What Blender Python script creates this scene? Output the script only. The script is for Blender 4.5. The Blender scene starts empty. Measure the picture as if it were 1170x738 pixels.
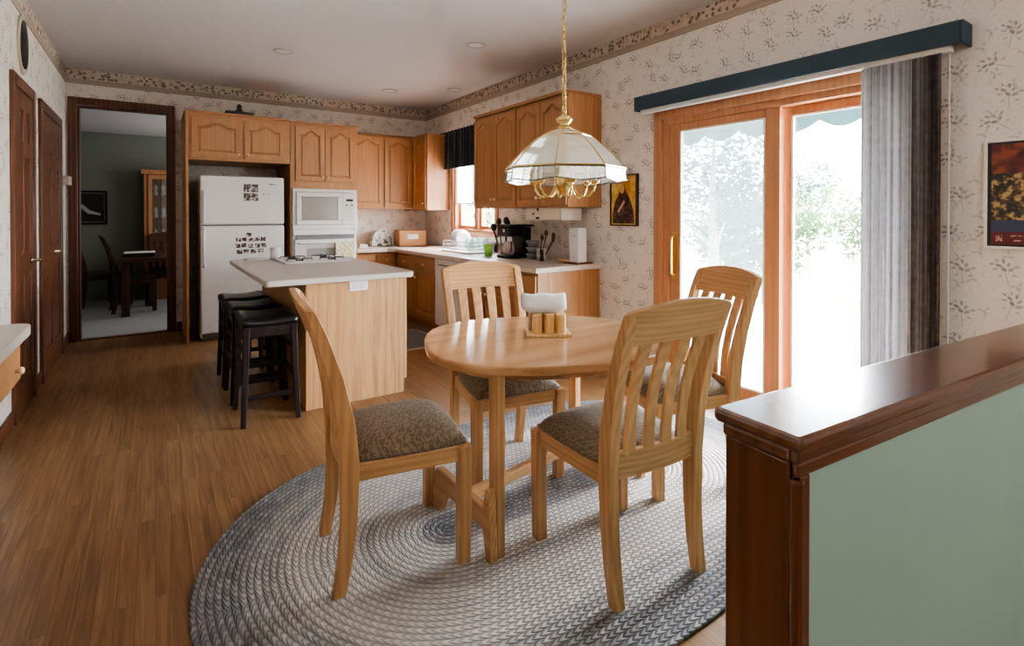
import bpy, bmesh, math, random
from mathutils import Vector, Matrix, Euler
random.seed(7)
scene = bpy.context.scene
COL = scene.collection
PI = math.pi
R = math.radians
# ------------------------------------------------------------------ room constants
XR, XL, YB, H = 3.298, -0.733, 7.055, 2.835
YF = -3.2            # wall behind the camera
# ------------------------------------------------------------------ node helpers
def hexc(r, g, b):   # sRGB 0-255 -> linear
    f = lambda c: (c/255/12.92) if c/255 <= .04045 else ((c/255+.055)/1.055)**2.4
    return (f(r), f(g), f(b), 1)
def newmat(name):
    m = bpy.data.materials.new(name); m.use_nodes = True
    nt = m.node_tree; nt.nodes.clear()
    out = nt.nodes.new('ShaderNodeOutputMaterial'); b = nt.nodes.new('ShaderNodeBsdfPrincipled')
    nt.links.new(b.outputs[0], out.inputs[0])
    return m, nt, b, out
def N(nt, typ, **kw):
    n = nt.nodes.new('ShaderNode'+typ)
    for k, v in kw.items():
        if k.startswith('i_'):
            n.inputs[int(k[2:])].default_value = v
        else: setattr(n, k, v)
    return n
def L(nt, a, b): nt.links.new(a, b)
def math_(nt, op, a, b=None, c=None, clamp=False):
    n = nt.nodes.new('ShaderNodeMath'); n.operation = op; n.use_clamp = clamp
    for i, v in enumerate((a, b, c)):
        if v is None: continue
        if isinstance(v, (int, float)): n.inputs[i].default_value = v
        else: L(nt, v, n.inputs[i])
    return n.outputs[0]
def mix(nt, fac, a, b, blend='MIX'):
    n = nt.nodes.new('ShaderNodeMix'); n.data_type = 'RGBA'; n.blend_type = blend
    for s, v in ((0, fac), (6, a), (7, b)):
        if isinstance(v, (int, float, tuple)): n.inputs[s].default_value = v
        else: L(nt, v, n.inputs[s])
    return n.outputs[2]
def ramp(nt, fac, stops):
    n = nt.nodes.new('ShaderNodeValToRGB'); e = n.color_ramp.elements
    while len(e) > 1: e.remove(e[-1])
    e[0].position, e[0].color = stops[0]
    for p, c in stops[1:]:
        x = e.new(p); x.color = c
    L(nt, fac, n.inputs[0]); return n.outputs[0]
def bump(nt, b, h, strength=.3, dist=.01):
    n = N(nt, 'Bump'); n.inputs['Strength'].default_value = strength; n.inputs['Distance'].default_value = dist
    L(nt, h, n.inputs['Height']); L(nt, n.outputs[0], b.inputs['Normal'])
MATS = {}
def paint(name, col, rough=.5, metal=0, noise=.04, scale=20, spec=.5, coat=0):
    if name in MATS: return MATS[name]
    m, nt, b, out = newmat(name)
    tc = N(nt, 'TexCoord'); nz = N(nt, 'TexNoise'); nz.inputs['Scale'].default_value = scale; nz.inputs['Detail'].default_value = 4
    L(nt, tc.outputs['Object'], nz.inputs['Vector'])
    d = tuple(max(0, c*(1-noise*2.5)) for c in col[:3])+(1,)
    l = tuple(min(1, c*(1+noise*1.5)) for c in col[:3])+(1,)
    c = ramp(nt, nz.outputs[0], [(.3, d), (.7, l)])
    L(nt, c, b.inputs['Base Color']); b.inputs['Roughness'].default_value = rough; b.inputs['Metallic'].default_value = metal
    b.inputs['Specular IOR Level'].default_value = spec
    if coat: b.inputs['Coat Weight'].default_value = coat
    MATS[name] = m; return m
def wood(name, dark, mid, light, axis='Z', rough=.42, scale=1.0, contrast=1.0, coat=0.0):
    key = name+axis
    if key in MATS: return MATS[key]
    m, nt, b, out = newmat(key)
    tc = N(nt, 'TexCoord')
    mp = N(nt, 'Mapping'); s = [14*scale]*3; s['XYZ'.index(axis)] = 1.1*scale
    mp.inputs['Scale'].default_value = s
    oi = N(nt, 'ObjectInfo'); L(nt, oi.outputs['Random'], mp.inputs['Location'])
    L(nt, tc.outputs['Object'], mp.inputs['Vector'])
    n1 = N(nt, 'TexNoise'); n1.inputs['Scale'].default_value = 1.1; n1.inputs['Detail'].default_value = 3; n1.inputs['Distortion'].default_value = .6
    L(nt, mp.outputs[0], n1.inputs['Vector'])
    w = N(nt, 'TexWave'); w.wave_type = 'RINGS'; w.rings_direction = axis
    w.inputs['Scale'].default_value = .55; w.inputs['Distortion'].default_value = 5; w.inputs['Detail'].default_value = 2; w.inputs['Detail Scale'].default_value = .7
    L(nt, mp.outputs[0], w.inputs['Vector'])
    mp2 = N(nt, 'Mapping'); s2 = [160*scale]*3; s2['XYZ'.index(axis)] = 5*scale
    mp2.inputs['Scale'].default_value = s2; L(nt, tc.outputs['Object'], mp2.inputs['Vector'])
    n2 = N(nt, 'TexNoise'); n2.inputs['Scale'].default_value = 1; n2.inputs['Detail'].default_value = 2
    L(nt, mp2.outputs[0], n2.inputs['Vector'])
    f = math_(nt, 'MULTIPLY_ADD', w.outputs['Fac'], .28*contrast, math_(nt, 'MULTIPLY', n1.outputs[0], .5))
    f = math_(nt, 'MULTIPLY_ADD', n2.outputs[0], .35*contrast, f)
    c = ramp(nt, f, [(.22, dark), (.52, mid), (.8, light)])
    L(nt, c, b.inputs['Base Color']); b.inputs['Roughness'].default_value = rough
    if coat:
        b.inputs['Coat Weight'].default_value = coat; b.inputs['Coat Roughness'].default_value = .12
    bump(nt, b, n2.outputs[0], .08, .002)
    MATS[key] = m; return m
def oak(axis='Z'):   return wood('cabinet oak ', hexc(154, 106, 66), hexc(178, 128, 84), hexc(192, 144, 100), axis, .42, 2.0, .5)
def chairoak(axis='Z'): return wood('chair oak ', hexc(160, 118, 78), hexc(192, 147, 102), hexc(210, 169, 123), axis, .4, 2.0, .6)
def islandoak(axis='Z'): return wood('island oak ', hexc(150, 104, 63), hexc(183, 136, 90), hexc(198, 154, 107), axis, .5, 3.0, .7)
def cherry(axis='Z'): return wood('cherry ', hexc(82, 46, 28), hexc(104, 62, 40), hexc(124, 78, 52), axis, .25, 1, .4, .6)
def darkwood(axis='Z'): return wood('dark door wood ', hexc(56, 31, 19), hexc(92, 53, 33), hexc(116, 70, 45), axis, .4)
def doorwood(axis='Z'): return wood('patio door wood ', hexc(166, 114, 78), hexc(188, 134, 96), hexc(204, 152, 114), axis, .4, 1, .5)
def diningwood(axis='Z'): return wood('dining room wood ', hexc(40, 22, 14), hexc(70, 40, 26), hexc(92, 56, 36), axis, .35)
def whiteplastic(): return paint('white enamel', hexc(226, 222, 220), .3, noise=.01)

# -- wallpaper: sprigs drawn as leaf ellipses around each Voronoi cell centre
def wallpaper(name, ax):
    if name in MATS: return MATS[name]
    m, nt, b, out = newmat(name)
    tc = N(nt, 'TexCoord'); sp = N(nt, 'SeparateXYZ'); L(nt, tc.outputs['Object'], sp.inputs[0])
    cb = N(nt, 'CombineXYZ'); L(nt, sp.outputs[ax], cb.inputs[0]); L(nt, sp.outputs[2], cb.inputs[1])
    def layer(scale, off, leaves, rnd):
        mp = N(nt, 'Mapping'); mp.inputs['Location'].default_value = off; L(nt, cb.outputs[0], mp.inputs['Vector'])
        v = N(nt, 'TexVoronoi'); v.voronoi_dimensions = '2D'; v.inputs['Scale'].default_value = scale; v.inputs['Randomness'].default_value = rnd
        L(nt, mp.outputs[0], v.inputs['Vector'])
        d = N(nt, 'VectorMath', operation='SUBTRACT'); L(nt, mp.outputs[0], d.inputs[0]); L(nt, v.outputs['Position'], d.inputs[1])
        sc = N(nt, 'SeparateColor'); L(nt, v.outputs['Color'], sc.inputs[0])
        ro = N(nt, 'VectorRotate'); ro.rotation_type = 'Z_AXIS'
        L(nt, d.outputs[0], ro.inputs['Vector']); L(nt, math_(nt, 'MULTIPLY_ADD', sc.outputs[0], 2.2, -1.1), ro.inputs['Angle'])
        # mirror half of them
        acc = None
        for (x, y, a, lx, ly, val) in leaves:
            q = N(nt, 'Mapping'); q.vector_type = 'TEXTURE'
            q.inputs['Location'].default_value = (x, y, 0); q.inputs['Rotation'].default_value = (0, 0, R(a)); q.inputs['Scale'].default_value = (lx, ly, 1)
            L(nt, ro.outputs[0], q.inputs['Vector'])
            ln = N(nt, 'VectorMath', operation='LENGTH'); L(nt, q.outputs[0], ln.inputs[0])
            mr = N(nt, 'MapRange'); mr.interpolation_type = 'SMOOTHSTEP'
            mr.inputs[1].default_value = .75; mr.inputs[2].default_value = 1.1; mr.inputs[3].default_value = val; mr.inputs[4].default_value = 0
            L(nt, ln.outputs['Value'], mr.inputs[0])
            acc = mr.outputs[0] if acc is None else math_(nt, 'MAXIMUM', acc, mr.outputs[0])
        return acc
    big = [(0, -.04, 80, .045, .0022, .5), (.010, .004, 40, .014, .008, .85), (-.016, .002, 150, .013, .007, .7), (.028, .022, 20, .013, .007, .85),
           (-.008, .026, 110, .012, .007, .65), (.040, .004, -20, .012, .006, .55), (-.036, .016, 170, .011, .006, .6), (.010, .042, 70, .012, .006, .8),
           (-.026, -.024, 200, .010, .005, .5), (.024, -.028, -40, .010, .005, .45), (.052, .028, 10, .010, .005, .75), (.034, .046, 60, .009, .005, .6),
           (.02, .015, 45, .045, .0018, .5), (-.02, .012, 160, .035, .0016, .45)]
    small = [(0, 0, 60, .014, .006, .55), (.018, .012, 10, .012, .005, .5), (-.01, .02, 120, .012, .005, .45), (0, -.02, 80, .02, .002, .4)]
    a1 = layer(6.0, (0, 0, 0), big, .7)
    a2 = layer(8.0, (.37, .21, 0), small, .8)
    f = math_(nt, 'MAXIMUM', a1, math_(nt, 'MULTIPLY', a2, .8))
    nz = N(nt, 'TexNoise'); nz.inputs['Scale'].default_value = 60; L(nt, cb.outputs[0], nz.inputs['Vector'])
    f = math_(nt, 'MULTIPLY', f, math_(nt, 'MULTIPLY_ADD', nz.outputs[0], .9, .45), clamp=True)
    base = ramp(nt, nz.outputs[0], [(.3, hexc(224, 214, 205)), (.7, hexc(235, 226, 217))])
    c = mix(nt, math_(nt, 'MULTIPLY', f, .85), base, hexc(98, 91, 94))
    L(nt, c, b.inputs['Base Color']); b.inputs['Roughness'].default_value = .75
    MATS[name] = m; return m
def borderpaper(name, ax):
    m, nt, b, out = newmat(name)
    tc = N(nt, 'TexCoord'); sp = N(nt, 'SeparateXYZ'); L(nt, tc.outputs['Object'], sp.inputs[0])
    cb = N(nt, 'CombineXYZ'); L(nt, sp.outputs[ax], cb.inputs[0]); L(nt, sp.outputs[2], cb.inputs[1])
    v = N(nt, 'TexVoronoi'); v.voronoi_dimensions = '2D'; v.inputs['Scale'].default_value = 30; L(nt, cb.outputs[0], v.inputs['Vector'])
    nz = N(nt, 'TexNoise'); nz.inputs['Scale'].default_value = 18; nz.inputs['Detail'].default_value = 3; L(nt, cb.outputs[0], nz.inputs['Vector'])
    dot = math_(nt, 'LESS_THAN', v.outputs['Distance'], math_(nt, 'MULTIPLY_ADD', nz.outputs[0], .95, -.06))
    zz = sp.outputs[2]     # local height 0..0.155
    inb = math_(nt, 'MULTIPLY', math_(nt, 'GREATER_THAN', zz, .05), math_(nt, 'LESS_THAN', zz, .145))
    base = ramp(nt, math_(nt, 'DIVIDE', zz, .155), [(0, hexc(150, 134, 118)), (.06, hexc(178, 162, 146)), (.3, hexc(168, 150, 134)), (.36, hexc(196, 182, 166)), (1, hexc(192, 178, 164))])
    col = ramp(nt, v.outputs['Color'], [(0, hexc(84, 72, 70)), (.4, hexc(112, 96, 88)), (.5, hexc(214, 192, 174)), (.75, hexc(180, 148, 130)), (1, hexc(96, 82, 76))])
    c = mix(nt, math_(nt, 'MULTIPLY', math_(nt, 'MULTIPLY', dot, inb), .85), base, col)
    L(nt, c, b.inputs['Base Color']); b.inputs['Roughness'].default_value = .8
    return m
def floor_mat():
    m, nt, b, out = newmat('strip oak floor')
    tc = N(nt, 'TexCoord'); mp = N(nt, 'Mapping'); mp.inputs['Rotation'].default_value = (0, 0, PI/2); L(nt, tc.outputs['Object'], mp.inputs['Vector'])
    br = N(nt, 'TexBrick'); br.offset = .37; br.inputs['Scale'].default_value = 1
    br.inputs['Brick Width'].default_value = .9; br.inputs['Row Height'].default_value = .057; br.inputs['Mortar Size'].default_value = .0012
    br.inputs['Color1'].default_value = (0, 0, 0, 1); br.inputs['Color2'].default_value = (1, 1, 1, 1); br.inputs['Mortar'].default_value = (.5, .5, .5, 1); br.inputs['Bias'].default_value = 0
    L(nt, mp.outputs[0], br.inputs['Vector'])
    mg = N(nt, 'Mapping'); mg.inputs['Scale'].default_value = (38, 1.6, 1); L(nt, tc.outputs['Object'], mg.inputs['Vector'])
    ad = N(nt, 'VectorMath', operation='MULTIPLY_ADD'); ad.inputs[1].default_value = (7, 3, 5); L(nt, br.outputs['Color'], ad.inputs[0]); L(nt, mg.outputs[0], ad.inputs[2])
    nz = N(nt, 'TexNoise'); nz.inputs['Scale'].default_value = 1; nz.inputs['Detail'].default_value = 5; nz.inputs['Distortion'].default_value = 1.2; L(nt, ad.outputs[0], nz.inputs['Vector'])
    sx = N(nt, 'SeparateColor'); L(nt, br.outputs['Color'], sx.inputs[0])
    f = math_(nt, 'ADD', math_(nt, 'MULTIPLY', sx.outputs[0], .13), math_(nt, 'MULTIPLY', nz.outputs[0], .87))
    c = ramp(nt, f, [(.22, hexc(94, 67, 44)), (.47, hexc(133, 98, 66)), (.78, hexc(166, 131, 94))])
    c = mix(nt, math_(nt, 'MULTIPLY', br.outputs['Fac'], .55), c, hexc(84, 54, 32))
    L(nt, c, b.inputs['Base Color']); b.inputs['Roughness'].default_value = .33
    bump(nt, b, math_(nt, 'SUBTRACT', nz.outputs[0], br.outputs['Fac']), .08, .002)
    return m
RUG_A, RUG_R = 0.52, 0.92
def rug_mat():
    m, nt, b, out = newmat('braided wool')
    tc = N(nt, 'TexCoord'); sp = N(nt, 'SeparateXYZ'); L(nt, tc.outputs['Object'], sp.inputs[0])
    x, y = sp.outputs[0], sp.outputs[1]
    ax = math_(nt, 'ABSOLUTE', x); dx = math_(nt, 'MAXIMUM', math_(nt, 'SUBTRACT', ax, RUG_A), 0.0)
    ay = math_(nt, 'ABSOLUTE', y)
    d = math_(nt, 'SQRT', math_(nt, 'ADD', math_(nt, 'MULTIPLY', dx, dx), math_(nt, 'MULTIPLY', y, y)))
    s = math_(nt, 'ADD', math_(nt, 'MINIMUM', ax, RUG_A), math_(nt, 'MULTIPLY', math_(nt, 'ARCTAN2', dx, ay), d))
    ring = math_(nt, 'DIVIDE', d, .025)
    fr = math_(nt, 'FRACT', ring); idx = math_(nt, 'FLOOR', ring)
    tri = math_(nt, 'ABSOLUTE', math_(nt, 'SUBTRACT', fr, .5))      # 0 centre .5 edge
    ph = math_(nt, 'ADD', math_(nt, 'DIVIDE', s, .030), math_(nt, 'MULTIPLY_ADD', tri, 1.2, math_(nt, 'MULTIPLY', idx, .5)))
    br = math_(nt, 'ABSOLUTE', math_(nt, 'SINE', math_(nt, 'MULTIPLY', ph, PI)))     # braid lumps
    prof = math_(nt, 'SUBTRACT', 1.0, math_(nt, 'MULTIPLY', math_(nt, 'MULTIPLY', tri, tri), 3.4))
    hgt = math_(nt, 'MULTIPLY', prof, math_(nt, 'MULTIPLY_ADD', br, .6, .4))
    dd = math_(nt, 'DIVIDE', d, RUG_R)
    G = hexc
    base = ramp(nt, dd, [(0, G(124, 124, 128)), (.10, G(142, 142, 144)), (.14, G(222, 217, 212)), (.30, G(228, 223, 217)), (.34, G(198, 195, 193)), (.40, G(228, 223, 216)),
                         (.62, G(226, 219, 210)), (.66, G(212, 206, 199)), (.70, G(170, 168, 167)), (.78, G(176, 174, 173)), (.86, G(130, 130, 133)), (1, G(118, 119, 124))])
    wn = N(nt, 'TexWhiteNoise'); wn.noise_dimensions = '2D'
    cc = N(nt, 'CombineXYZ'); L(nt, math_(nt, 'FLOOR', ph), cc.inputs[0]); L(nt, idx, cc.inputs[1]); L(nt, cc.outputs[0], wn.inputs['Vector'])
    fl = ramp(nt, wn.outputs['Value'], [(0, G(96, 98, 106)), (.35, G(150, 146, 142)), (.7, G(190, 182, 170)), (1, G(214, 206, 196))])
    c = mix(nt, .24, base, fl)
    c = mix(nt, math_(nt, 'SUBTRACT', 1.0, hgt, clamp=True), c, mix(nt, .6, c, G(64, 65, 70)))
    L(nt, c, b.inputs['Base Color']); b.inputs['Roughness'].default_value = .9; b.inputs['Specular IOR Level'].default_value = .15
    bump(nt, b, hgt, .9, .010)
    return m
def fabric_mat(name, c1, c2, scale=60, rough=.85):
    if name in MATS: return MATS[name]
    m, nt, b, out = newmat(name)
    tc = N(nt, 'TexCoord')
    w = N(nt, 'TexWave'); w.inputs['Scale'].default_value = scale*.4; w.inputs['Distortion'].default_value = 9; w.inputs['Detail'].default_value = 2; w.inputs['Detail Scale'].default_value = 2.2
    w.bands_direction = 'DIAGONAL'
    L(nt, tc.outputs['Object'], w.inputs['Vector'])
    n = N(nt, 'TexNoise'); n.inputs['Scale'].default_value = scale*8; L(nt, tc.outputs['Object'], n.inputs['Vector'])
    f = math_(nt, 'ADD', math_(nt, 'MULTIPLY', w.outputs['Fac'], .6), math_(nt, 'MULTIPLY', n.outputs[0], .4))
    c = ramp(nt, f, [(.25, c1), (.75, c2)]); L(nt, c, b.inputs['Base Color']); b.inputs['Roughness'].default_value = rough
    b.inputs['Sheen Weight'].default_value = .2
    bump(nt, b, f, .25, .003)
    MATS[name] = m; return m
def glass_mat(name, tint=(1, 1, 1, 1), haze=0.0, hazecol=(.9, .95, 1, 1), refl=.09):
    if name in MATS: return MATS[name]
    m, nt, b, out = newmat(name); nt.nodes.remove(b)
    tr = N(nt, 'BsdfTransparent'); tr.inputs[0].default_value = tint
    gl = N(nt, 'BsdfGlossy'); gl.inputs['Roughness'].default_value = .03
    fr = N(nt, 'LayerWeight'); fr.inputs[0].default_value = .25
    mx = N(nt, 'MixShader'); L(nt, math_(nt, 'MULTIPLY_ADD', fr.outputs['Fresnel'], .35, refl*.3), mx.inputs[0])
    cur = tr.outputs[0]
    if haze:
        df = N(nt, 'BsdfTranslucent'); df.inputs[0].default_value = hazecol
        d2 = N(nt, 'BsdfDiffuse'); d2.inputs[0].default_value = hazecol
        m0 = N(nt, 'MixShader'); m0.inputs[0].default_value = .5; L(nt, df.outputs[0], m0.inputs[1]); L(nt, d2.outputs[0], m0.inputs[2])
        nz = N(nt, 'TexNoise'); nz.inputs['Scale'].default_value = 3
        m1 = N(nt, 'MixShader'); L(nt, math_(nt, 'MULTIPLY_ADD', nz.outputs[0], .06, haze-.03), m1.inputs[0]); L(nt, cur, m1.inputs[1]); L(nt, m0.outputs[0], m1.inputs[2]); cur = m1.outputs[0]
    L(nt, cur, mx.inputs[1]); L(nt, gl.outputs[0], mx.inputs[2]); L(nt, mx.outputs[0], out.inputs[0])
    MATS[name] = m; return m
def translucent_mat(name, c1, c2, trans=.5, scale=8):
    if name in MATS: return MATS[name]
    m, nt, b, out = newmat(name); nt.nodes.remove(b)
    nz = N(nt, 'TexNoise'); nz.inputs['Scale'].default_value = scale
    tc = N(nt, 'TexCoord'); L(nt, tc.outputs['Object'], nz.inputs['Vector'])
    c = ramp(nt, nz.outputs[0], [(.3, c1), (.7, c2)])
    a = N(nt, 'BsdfDiffuse'); t = N(nt, 'BsdfTranslucent'); L(nt, c, a.inputs[0]); L(nt, c, t.inputs[0])
    mx = N(nt, 'MixShader'); mx.inputs[0].default_value = trans; L(nt, a.outputs[0], mx.inputs[1]); L(nt, t.outputs[0], mx.inputs[2]); L(nt, mx.outputs[0], out.inputs[0])
    MATS[name] = m; return m

# ------------------------------------------------------------------ mesh builder
class MB:
    def __init__(s, M=None): s.bm = bmesh.new(); s.M = M
    def box(s, a, b, M=None):
        (x0, y0, z0), (x1, y1, z1) = a, b
        vs = [s.bm.verts.new(p) for p in ((x0, y0, z0), (x1, y0, z0), (x1, y1, z0), (x0, y1, z0), (x0, y0, z1), (x1, y0, z1), (x1, y1, z1), (x0, y1, z1))]
        for f in ((3, 2, 1, 0), (4, 5, 6, 7), (0, 1, 5, 4), (1, 2, 6, 5), (2, 3, 7, 6), (3, 0, 4, 7)): s.bm.faces.new([vs[i] for i in f])
        if M is not None: bmesh.ops.transform(s.bm, matrix=M, verts=vs)
        return s
    def quad(s, *p):
        s.bm.faces.new([s.bm.verts.new(q) for q in p]); return s
    def prism(s, poly, z0, z1, M=None):
        lo = [s.bm.verts.new((x, y, z0)) for x, y in poly]; hi = [s.bm.verts.new((x, y, z1)) for x, y in poly]
        n = len(poly)
        s.bm.faces.new(lo[::-1]); s.bm.faces.new(hi)
        for i in range(n): s.bm.faces.new((lo[i], lo[(i+1) % n], hi[(i+1) % n], hi[i]))
        if M is not None: bmesh.ops.transform(s.bm, matrix=M, verts=lo+hi)
        return s
    def lathe(s, prof, c=(0, 0, 0), n=24, M=None, a0=0.0):
        rings = []; vs = []
        for r, z in prof:
            if r < 1e-6:
                v = [s.bm.verts.new((c[0], c[1], c[2]+z))]
            else:
                v = [s.bm.verts.new((c[0]+r*math.cos(a0+2*PI*i/n), c[1]+r*math.sin(a0+2*PI*i/n), c[2]+z)) for i in range(n)]
            rings.append(v); vs += v
        for a, b in zip(rings, rings[1:]):
            for i in range(n):
                j = (i+1) % n
                if len(a) == 1 and len(b) == 1: continue
                if len(a) == 1: s.bm.faces.new((a[0], b[j], b[i]))
                elif len(b) == 1: s.bm.faces.new((a[i], a[j], b[0]))
                else: s.bm.faces.new((a[i], a[j], b[j], b[i]))
        if M is not None: bmesh.ops.transform(s.bm, matrix=M, verts=vs)
        return s
    def tube(s, pts, r, n=8, closed=False, caps=True):
        pts = [Vector(p) for p in pts]; m = len(pts); rings = []
        prev = None
        for i, p in enumerate(pts):
            if closed: t = pts[(i+1) % m]-pts[i-1]
            else: t = pts[min(i+1, m-1)]-pts[max(i-1, 0)]
            t.normalize()
            if prev is None:
                u = t.orthogonal().normalized()
            else:
                u = prev-t*prev.dot(t)
                u = u.normalized() if u.length > 1e-6 else t.orthogonal().normalized()
            prev = u; w = t.cross(u)
            rr = r[i] if isinstance(r, (list, tuple)) else r
            rings.append([s.bm.verts.new(p+u*rr*math.cos(2*PI*k/n)+w*rr*math.sin(2*PI*k/n)) for k in range(n)])
        pairs = list(zip(rings, rings[1:]))+([(rings[-1], rings[0])] if closed else [])
        for a, b in pairs:
            for k in range(n): s.bm.faces.new((a[k], a[(k+1) % n], b[(k+1) % n], b[k]))
        if caps and not closed:
            s.bm.faces.new(rings[0][::-1]); s.bm.faces.new(rings[-1])
        return s
    def sweep(s, pts, w, d):
        """rectangular bar along pts lying roughly in a YZ plane; w along X, d in-plane"""
        rings = []; pts = [Vector(p) for p in pts]; m = len(pts)
        for i, p in enumerate(pts):
            t = pts[min(i+1, m-1)]-pts[max(i-1, 0)]; t.x = 0; t.normalize()
            nrm = Vector((0, -t.z, t.y))
            if abs(t.z) > .97: pass
            ww = w[i] if isinstance(w, (list, tuple)) else w; dd = d[i] if isinstance(d, (list, tuple)) else d
            ex = Vector((1, 0, 0))
            if i in (0, m-1): nrm = Vector((0, -1, 0)) if t.z > 0 else Vector((0, 1, 0))
            rings.append([s.bm.verts.new(p+ex*a*ww/2+nrm*b_*dd/2) for a, b_ in ((-1, -1), (1, -1), (1, 1), (-1, 1))])
        for a, b in zip(rings, rings[1:]):
            for k in range(4): s.bm.faces.new((a[k], a[(k+1) % 4], b[(k+1) % 4], b[k]))
        s.bm.faces.new(rings[0][::-1]); s.bm.faces.new(rings[-1])
        return s
    def sphere(s, c, r, sx=1, sy=1, sz=1, n=12):
        prof = [(r*math.sin(PI*i/n)*1.0, -r*math.cos(PI*i/n)*sz) for i in range(n+1)]
        prof[0] = (0, -r*sz); prof[-1] = (0, r*sz)
        M = Matrix.Translation(c) @ Matrix.Diagonal((sx, sy, 1, 1))
        return s.lathe(prof, n=n+4, M=M)
OFF = {}
def obj(name, mb, mat, parent=None, bevel=0, smooth=False, seg=2, local=False):
    bm = mb.bm
    bmesh.ops.recalc_face_normals(bm, faces=bm.faces)
    if mb.M is not None: bm.transform(mb.M)
    me = bpy.data.meshes.new(name); o = bpy.data.objects.new(name, me); COL.objects.link(o)
    if parent is not None:
        o.parent = parent
        off = Vector((0, 0, 0)) if local else Vector(OFF.get(parent.name, (0, 0, 0)))
        bm.transform(Matrix.Translation(-off)); OFF[o.name] = tuple(off)
    else:
        xs = [v.co.x for v in bm.verts]; ys = [v.co.y for v in bm.verts]; zs = [v.co.z for v in bm.verts]
        off = Vector(((min(xs)+max(xs))/2, (min(ys)+max(ys))/2, min(zs)))
        bm.transform(Matrix.Translation(-off)); o.location = off; OFF[o.name] = tuple(off)
    bm.to_mesh(me); bm.free()
    if mat: me.materials.append(mat)
    if smooth:
        for p in me.polygons: p.use_smooth = True
    if bevel:
        b = o.modifiers.new('bevel', 'BEVEL'); b.width = bevel; b.segments = seg; b.limit_method = 'ANGLE'; b.angle_limit = R(40)
    return o
def thing(name, label, cat, loc=(0, 0, 0), rotz=0, group=None):
    o = bpy.data.objects.new(name, None); COL.objects.link(o); o.empty_display_size = .1
    o.location = loc; o.rotation_euler = (0, 0, rotz); o['label'] = label; o['category'] = cat
    if group: o['group'] = group
    OFF[o.name] = tuple(loc); return o
def tag(o, label, cat, group=None, kind=None):
    o['label'] = label; o['category'] = cat
    if group: o['group'] = group
    if kind: o['kind'] = kind
    return o
def struct(name, mb, mat, label, cat, bevel=0, parent=None):
    o = obj(name, mb, mat, parent, bevel)
    if parent is None: tag(o, label, cat, kind='structure')
    return o
def sthing(name, label, cat, loc):
    o = thing(name, label, cat, loc); o['kind'] = 'structure'; return o
def dup(root, loc, rotz, label=None, group=None):
    r = root.copy(); COL.objects.link(r); r.location = loc; r.rotation_euler = (0, 0, rotz)
    if label: r['label'] = label
    if group: r['group'] = group
    for ch in list(root.children):
        c = ch.copy(); COL.objects.link(c); c.parent = r
        for g in list(ch.children):
            d = g.copy(); COL.objects.link(d); d.parent = c
    return r
def frame(o, face):
    """local (u right, v up, w toward viewer) -> world"""
    if face == '-Y': u, w = (1, 0, 0), (0, -1, 0)
    elif face == '-X': u, w = (0, -1, 0), (-1, 0, 0)
    elif face == '+X': u, w = (0, 1, 0), (1, 0, 0)
    v = (0, 0, 1)
    return Matrix(((u[0], v[0], w[0], o[0]), (u[1], v[1], w[1], o[1]), (u[2], v[2], w[2], o[2]), (0, 0, 0, 1)))

# ================================================================== SETTING
wp_x = wallpaper('floral wallpaper side walls', 1)
wp_y = wallpaper('floral wallpaper back wall', 0)
ceil_m = paint('ceiling paint', hexc(214, 208, 206), .9, noise=.01)
struct('floor', MB().box((XL-.2, YF-.2, -.15), (XR+.15, YB+.06, 0)), floor_mat(), 'strip oak wood floor of kitchen and eating area', 'floor')
struct('ceiling', MB().box((XL-.2, YF-.2, H), (XR+.2, YB+.15, H+.1)), ceil_m, 'pale plain kitchen ceiling with recessed lights', 'ceiling')
struct('wall_left', MB().box((XL-.15, YF, 0), (XL, YB+.12, H)), wp_x, 'floral papered wall with dark wooden doors at left', 'wall')
# right wall with two openings: patio door and kitchen window
DY0, DY1, DZ = 1.045, 2.72, 2.06
WY0, WY1, WZ0, WZ1 = 5.14, 6.16, 1.10, 2.25
T = .15
mb = MB()
def strip(y0, y1, z0, z1): mb.box((XR, y0, z0), (XR+T, y1, z1))
strip(YF, DY0, 0, H); strip(DY0, DY1, DZ, H); strip(DY1, WY0, 0, H)
strip(WY0, WY1, 0, WZ0); strip(WY0, WY1, WZ1, H); strip(WY1, YB+.12, 0, H)
struct('wall_right', mb, wp_x, 'floral papered wall with sliding patio door', 'wall')
BX0, BX1, BZ = -.642, .149, 2.465
mb = MB(); T2 = .12
mb.box((XL, YB, 0), (BX0, YB+T2, H)).box((BX0, YB, BZ), (BX1, YB+T2, H)).box((BX1, YB, 0), (XR, YB+T2, H))
struct('wall_back', mb, wp_y, 'floral papered wall behind refrigerator and cabinets', 'wall')
struct('wall_front', MB().box((XL-.15, YF-.15, 0), (XR+.15, YF, H)), paint('family room paint', hexc(190, 190, 180), .9), 'plain wall behind the viewer', 'wall')
bt = .004; bz = 2.68
struct('trim_1', MB().box((XR-bt, YF, bz), (XR, YB-bt, H)), borderpaper('border right', 1), 'brown floral wallpaper border along top of right wall', 'wallpaper border')
struct('trim_2', MB().box((XL, YB-bt, bz), (XR, YB, H)), borderpaper('border back', 0), 'brown floral wallpaper border along top of back wall', 'wallpaper border')
struct('trim_3', MB().box((XL, YF, bz), (XL+bt, YB-bt, H)), borderpaper('border left', 1), 'brown floral wallpaper border along top of left wall', 'wallpaper border')
struct('baseboard_left', MB().box((XL, YF, 0), (XL+.016, 4.44, .10)).box((XL, 5.2, 0), (XL+.016, 5.44, .10)).box((XL, 6.62, 0), (XL+.016, YB, .10)), darkwood('Y'), 'dark wooden baseboard on left wall', 'baseboard', .003)
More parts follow.
